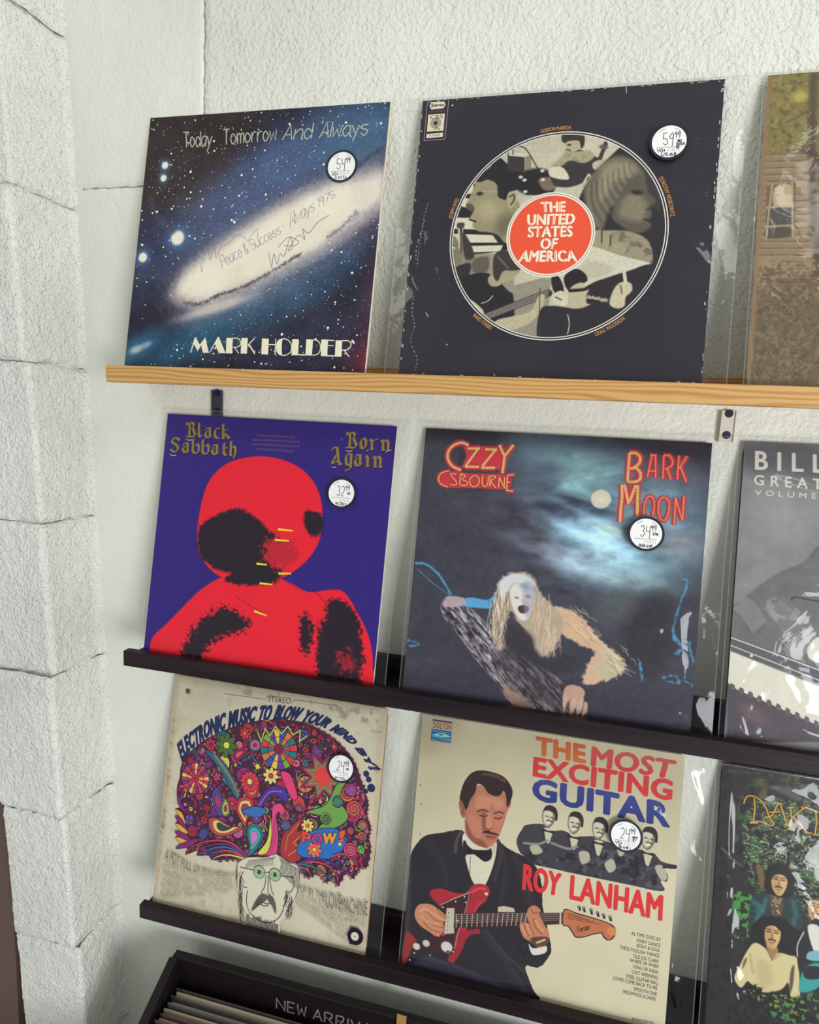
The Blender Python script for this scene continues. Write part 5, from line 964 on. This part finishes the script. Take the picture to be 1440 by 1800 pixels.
def art_house():
    e,f,W_,H_=album('G',.0040,(m_card,m_tan),'brownish record cover with an old clapboard house among trees, right end of the pine shelf',.0022,.008)
    e['label']='brown record cover with old wooden house among trees, right end of pine shelf'
    r=Ras(0,0,330,1009,200,560,(116,98,74)); r.noise(26,70,3,5)
    r.poly(P('-4,-3 156,-8 174,305 129,278 73,250 12,259'),(128,118,66),60,.9); r.noisecol((160,154,98),9,.5,.5,5,.2,P('-10,-10 340,-10 340,330 -10,330')); r.noisecol((84,76,52),11,.52,.6,9,.2,P('-10,-10 340,-10 340,330 -10,330')); r.blob(*(95,75),26,24,(190,168,90),0,.8,.3)
    r.poly(P('1,258 154,248 176,626 0,624'),(138,118,92),5,sm=False)
    for k in range(20): y=500+k*30; r.line(P('-21,-63 137,-58')+[0,0] if False else np.array([(2,258),(155,261)])+[0,k*21.5],2.6,(88,72,58),3,.75,rag=2); r.line(np.array([(2,258),(155,261)])+[0,k*21.5+6],3,(166,146,114),4,.5,rag=3)
    r.poly(P('18,360 98,351 108,526 23,530'),(112,94,74),4,sm=False); r.poly(P('41,367 87,360 91,426 45,430'),(176,158,126),4); r.poly(P('28,436 86,429 89,488 32,492'),(80,76,72),4); r.poly(P('26,499 87,496 89,523 27,527'),(84,72,66),4)
    for s in P('34,355 29,449 26,530'),P('89,351 102,526'),P('22,430 91,426'),P('20,491 92,488'): r.line(s,6,(170,150,116),3,.9)
    r.line(P('111,246 156,279 179,392'),18,(80,64,52),10,.9); r.line(P('130,15 143,328 177,639'),22,(74,62,50),14,.8); r.line(P('152,104 99,138 67,155'),5,(96,82,60),4,.8)
    r.noisecol((150,132,104),14,.52,.8,12,.1,P('-1,599 175,602 182,725 1,724')); r.poly(P('-4,730 187,719 202,999 1,1005'),(104,92,70),50,.9); r.noisecol((146,132,96),9,.5,.5,15,.2,P('-10,640 340,640 340,1010 -10,1010')); r.noisecol((84,70,54),10,.52,.6,16,.2,P('-10,640 340,640 340,1010 -10,1010'))
    for k in range(60):
        rr=random.Random(k); x,y=rr.uniform(0,320),rr.uniform(720,1000); r.line([(x,y),(x+rr.uniform(-20,30),y-rr.uniform(10,40))],2.2,(150,128,90) if k%2 else (78,62,48),3,.7)
    r.poly(P('-10,-10 10,-10 8,1020 -10,1020'),(140,112,84),8,.9)
    pl=Ras(330,0,1000,1009,12,12,(110,96,72))
    emit('artwork',W_,H_,[r,pl],m_print,f,ZB)
    film_sheet(e,W_,H_,-14,-4,1040,1004,51,.0012,creases=[(80,660,330,580,1.6,30),(150,720,330,700,1.,16)])
art_house()
def art_grey():
    e,f,W_,H_=album('H',.0045,(m_dcard,m_dcard),'silver grey record cover lettered BILL and GREAT with a keyboard corner, right end of middle shelf',.0003,.004)
    e['label']='silver grey record with piano key strip, right end of the middle shelf'
    r=Ras(0,0,330,1009,200,520,(128,128,128)); r.poly(P('1,2 229,-10 237,126 8,100'),(86,84,90),60,.9); r.blob(*(122,228),130,150,(146,148,148),0,.7,.3)
    r.poly(P('-6,564 23,534 64,489 134,429 204,389 256,351 279,735 0,665'),(104,104,104),6); r.noise(10,60,5,4)
    r.noisecol((146,146,142),24,.5,.7,6,.12,P('103,525 187,503 227,565 170,611 119,577'))
    for k in range(12):
        r.line(P('-0,564 33,587 67,637')+[k*3.2,-k*4],1.8,(176,174,160),2.5,.7); r.line(P('93,553 132,589 165,632')+[k*4.4,-k*3],1.8,(166,164,152),2.5,.6); r.line(P('162,678 195,628 241,603')+[k*2.6,k*5],1.8,(190,188,172),2.5,.7)
        if k<9: r.line(P('148,647 173,670 186,682')+[k*9,-k*6],1.8,(190,188,172),2.5,.7)
    r.poly(P('233,663 267,626 277,703 241,701'),(216,212,198),4); r.poly(P('-0,658 279,729 282,781 3,705'),(88,86,90),3,sm=False); r.poly(P('-0,705 282,788 290,910 0,811'),(212,208,190),3,sm=False); r.line(P('-2,660 279,735'),3,(226,224,216),2,sm=False); r.line(P('-0,686 281,768'),3,(210,208,200),2,sm=False)
    r.poly(P('-3,813 290,913 293,961 7,1006'),(74,66,74),8,sm=False); r.blob(*(84,901),60,30,(108,86,88),.5,.7,.3); r.noise(6,20,8,3)
    pl=Ras(330,0,1000,1009,12,12,(110,110,112)); v=Vec()
    for k in range(10): a=P('2,811 289,904'); p=a[0]+(a[1]-a[0])*(k+.25)/10; v.poly([p+[0,-4],p+[12,2],p+[10,22],p+[-2,16]],(92,84,86)); v.poly([p+[14,3],p+[26,8],p+[25,18],p+[13,12]],(206,202,186))
    cr=(206,204,190)
    for t,b_,u_,dx in (('B I L L',P('39,93 247,91'),P('36,32 243,34'),2.2),('G R E A T',P('38,145 244,147'),P('36,112 242,113'),1.2),('V O L U M E I',P('42,179 246,179'),P('42,161 245,162'),.5)):
        v.bold(t,b_,u_,cr,0,dx)
    v.disc(*(66,712),5,(206,204,200)); v.line(P('176,518 188,506 266,514'),5,(70,68,70),sm=True)
    emit('artwork',W_,H_,[r,pl],m_printg,f,ZB); emit('lettering',W_,H_,[v],m_printg,f,ZB)
    film_sheet(e,W_,H_,-22,-18,1040,1004,61,.0020,creases=[(60,120,330,200,2,20),(80,880,330,960,3,30),(20,900,60,1000,2,12),(160,470,330,440,2.4,20)])
art_grey()
def art_forest():
    e,f,W_,H_=album('I',.0040,(m_dcard,m_dcard),'dark jungle record cover with gold letters and long haired men, right end of the bottom shelf',.0003,.003)
    e['label']='dark green jungle record with gold title letters, right end of bottom shelf'
    r=Ras(0,0,420,1000,260,560,(40,34,36)); al=(slice(None),slice(None))
    r.noisecol((52,84,50),30,.5,.9,3,.15,P('90,60 430,40 430,480 100,420')); r.noisecol((96,136,80),9,.54,.85,5,.08,P('110,130 430,120 430,470 130,430'),1,1.8); r.noisecol((190,200,160),6,.66,.8,8,.05,P('110,130 430,120 430,440 130,410'),1,2); r.noisecol((110,100,60),20,.55,.6,9,.1,P('150,20 430,10 430,160 150,150')); r.noisecol((24,20,24),26,.55,.9,12,.1,P('-10,-10 430,-10 430,1010 -10,1010'))
    r.line(P('21,310 50,338 88,359'),8,(90,96,70),6,.8,rag=8); r.poly(P('134,349 152,345 162,377 160,433 152,429'),(110,86,56),5,rag=4); r.poly(P('169,61 230,50 267,88 242,93'),(120,130,124),16,.6)
    r.noisecol((70,150,60),12,.48,.9,14,.1,P('68,464 130,462 123,602 77,607')); 
    # man behind in a green leather jacket
    r.poly(P('122,580 122,486 140,448 180,423 220,420 272,431 289,471 292,530 268,541 226,507 155,528'),(34,52,52),4); r.line(P('131,478 153,490 146,547'),16,(50,106,106),12,.8,rag=8); r.line(P('172,458 164,504'),12,(60,120,118),10,.7); r.line(P('258,450 270,497 257,533'),14,(46,100,104),12,.8,rag=8); r.poly(P('183,428 220,420 225,502 195,508'),(80,68,48),4); r.noisecol((150,130,90),7,.5,.8,20,.1,P('185,433 218,426 222,497 197,502'))
    def head(p,s,hair):
        x,y=p; r.poly([(x-46*s,y+20*s),(x-40*s,y-46*s),(x,y-66*s),(x+42*s,y-46*s),(x+50*s,y+26*s),(x+30*s,y+50*s),(x-32*s,y+50*s)],(24,18,20),4,rag=3) if hair else None
        r.poly([(x-25*s,y-20*s),(x,y-32*s),(x+25*s,y-18*s),(x+24*s,y+18*s),(x+8*s,y+48*s),(x-8*s,y+46*s),(x-23*s,y+20*s)],(186,148,98),3)
        r.poly([(x+4*s,y-28*s),(x+25*s,y-16*s),(x+22*s,y+20*s),(x+8*s,y+46*s)],(212,178,122),8,.8)
        for dx in (-12,12): r.line([(x+dx*s-6*s,y-8*s),(x+dx*s+6*s,y-8*s)],4*s,(60,38,30),3); r.line([(x+dx*s-7*s,y-16*s),(x+dx*s+7*s,y-16*s)],3*s,(50,34,28),3)
        r.line([(x+1*s,y-4*s),(x-2*s,y+9*s),(x+4*s,y+10*s)],3*s,(120,82,54),3); r.line([(x-10*s,y+20*s),(x,y+17*s),(x+11*s,y+20*s)],5*s,(50,30,26),3); r.line([(x-6*s,y+28*s),(x+8*s,y+28*s)],4*s,(150,90,74),3)
    head((210,389),.98,True); r.poly(P('177,385 179,362 195,342 226,341 240,360 239,383 230,368 212,362 192,370 185,388'),(26,20,22),4)
    # man in front, cream jumper and long dark hair
    r.poly(P('145,619 128,585 141,543 175,518 226,512 268,536 295,579 283,631 233,632 182,627'),(22,17,20),6,rag=4); r.poly(P('181,616 200,595 222,629 209,665'),(160,118,74),4)
    r.poly(P('86,755 99,713 121,653 145,617 182,630 204,661 223,634 258,634 281,637 290,673 296,731 297,779 272,780 259,729 240,756 201,776 170,779 138,759 128,756 109,783'),(204,190,140),4)
    r.poly(P('154,678 195,679 209,742 169,762'),(182,166,116),20,.7); r.line(P('132,661 146,724'),8,(166,150,104),8,.7); r.line(P('204,666 182,630'),3,(150,132,90),3); r.line(P('204,666 228,638'),3,(150,132,90),3); r.poly(P('264,690 275,665 274,736 265,760'),(60,46,34),6,.8); r.poly(P('113,688 123,674 119,698 110,716'),(60,46,34),4,.7); head((199,576),1.0,False)
    r.poly(P('176,535 206,528 227,540 223,557 202,543 177,557 174,590 168,564'),(24,18,20),4)
    # third figure at the right, plain white shirt
    head((331,456),.95,False); r.poly(P('299,562 312,515 345,496 356,684 302,697 283,636'),(30,28,36),4); r.poly(P('309,521 347,518 351,598 331,598'),(214,210,196),4); r.line(P('283,631 281,593 298,545'),4,(200,196,190),3); r.poly(P('317,609 351,598 353,630 313,634'),(120,170,180),4); r.poly(P('295,709 310,662 353,641 357,716 300,752'),(50,150,146),5); r.poly(P('305,664 354,652 356,689 312,700'),(30,28,36),4)
    r.noisecol((22,20,20),14,.45,.95,24,.06,P('144,769 200,771 271,775 306,772 311,857 96,913')); r.noisecol((120,150,60),8,.6,.9,26,.05,P('149,773 306,772 309,830 162,814'))
    r.noisecol((70,140,70),12,.56,.8,28,.08,P('214,822 354,738 360,844 247,873'))
    pl=Ras(420,0,1000,1000,12,12,(36,38,34)); v=Vec(); gd=(214,158,50); go=(60,30,20)
    for off,cc,w in ((2,go,5.5),(0,gd,4.2)):
        for s in P('79,137 86,113 103,104 130,113 152,137 165,169 181,188 171,198 140,190 104,200'),P('112,111 117,150 114,195'),P('102,202 130,197'),P('154,171 174,161 192,116 203,128 225,191'),P('164,152 199,143'),P('177,116 198,117'),P('231,123 238,160 233,198'),P('225,199 248,200'),P('226,124 241,122'),P('274,117 241,154 289,198'),P('266,117 279,117'),P('281,201 304,199'),P('312,121 317,157 314,199'),P('307,203 329,200'): v.line(s+[off,off],w,cc,sm=len(s)>2 and len(s)!=3)
    v.text('STEREO WEA-7779',P('19,34 125,25'),P('19,24 124,16'),(120,84,76),0)
    emit('artwork',W_,H_,[r,pl],m_printg,f,ZB); emit('lettering',W_,H_,[v],m_printg,f,ZB)
    film_sheet(e,W_,H_,-24,4,1040,1000,71,.0022,creases=[(20,60,40,600,2.2,10),(60,500,60,980,2.4,14),(70,700,120,960,2.4,20),(200,80,340,130,2,16)])
art_forest()

# ---------------------------------------------------------------- record bin below the shelves
def bin_():
    e=tag(empty('record_bin',(-.11,-.03,-1.2)),'black open-topped bin of records under the bottom shelf','record bin'); w=1.15
    L=lambda b,n,m=m_bin,p=e:b.build(n,m,p)
    x0,y0,z0=-.11,-.03,-1.2
    def loc(pts): return [(p[0]-x0,p[1]-y0,p[2]-z0) for p in pts]
    b=MB(); b.box(0,w,-.0125,0,0,.3655,.0012); L(b,'back_panel')
    for xx in (0,w-.0125):
        prof=[(-.0135,0),(-.0135,.3655),(-.018,.3690),(-.055,.3505),(-.082,.3363),(-.42,.180),(-.42,0)]
        b=MB(); b.extrude_x(prof,xx,xx+.0125); L(b,'side_panel')
    b=MB(); b.box(.0127,w-.0127,-.42,-.408,0,.17,.001); L(b,'front_panel')
    b=MB(); b.box(.0127,w-.0127,-.407,-.0127,0,.012); L(b,'bottom_panel')
    v=Vec(); v.pen('NEW ARRIVALS',[(0,94),(1000,94)],[(0,0),(1000,0)],(128,118,126),13,gap=2.0,sp=3.2)
    a=np.vstack(v.v); X=.0558+a[:,0]/1000*.170; 
    V=np.stack([X+.11,-.0131-a[:,2]*0-np.zeros(len(a)),1.2-.8552-a[:,1]/1000*.170],-1)
    # the strip of lettering hangs on a thin plate on the back panel
    me=fast_mesh('painted_lettering',V,None,False,alb(np.vstack(v.c)),np.vstack(v.t)); tag(link_obj('painted_lettering',me,m_print,e),'hand painted words NEW ARRIVALS')
    e.location=(x0,y0,z0)
    cols=[(96,88,86),(190,178,150),(92,86,92),(150,138,120),(60,54,62),(176,160,132),(104,60,78),(150,128,118),(128,44,66),(90,80,88),(214,186,140),(120,112,116),(196,196,204),(70,90,120),(200,176,140),(110,70,60),(60,60,66),(180,170,150)]
    rnd=random.Random(4); n=16
    for i in range(n):
        yy=-.060-i*.0062-rnd.uniform(0,.0012); c=cols[i%len(cols)]
        o=tag(empty('boxed_record',(-.095+rnd.uniform(0,.006),yy,-1.1874)),None,'record','records filed in the bin')
        o.name='filed_record'; nm=['dark grey','cream','charcoal','taupe','near black','tan','plum','brown','crimson','slate grey','pale buff','mid grey','silver','navy blue','sand','rust brown','soot grey','beige'][i%18]; o['label']=('%s edged record filed in the black bin, %s from the back'%(nm,['first','second','third','fourth','fifth','sixth','seventh','eighth','ninth','tenth','eleventh','twelfth','thirteenth','fourteenth','fifteenth','sixteenth'][i]))
        m=material('spine_card',c,.5,.3); h=.3155+rnd.uniform(-.003,.003)
        b=MB(); T=rnd.uniform(.0022,.0036); b.box(0,.314,-T,0,0,h,.0004); b.build('jacket',m,o)
        if i%2==0:
            b=MB(); b.box(-.001,.318,-T-.0006,-T-.0002,0,h+rnd.uniform(.002,.006)); b.build('plastic_sleeve',m_film2,o)
        o.rotation_euler=(math.radians(-1.6-rnd.uniform(-.12,.12)),0,0)
    d=tag(empty('bin_divider',(.2350,-.0446,-1.1874)),'small tan divider tab standing in the black bin','divider tab')
    b=MB(); b.box(-.0065,.0065,-.0016,0,0,.3632,.0005); b.build('tab',material('tan_tab',(170,128,74),.5,.3),d)
bin_()
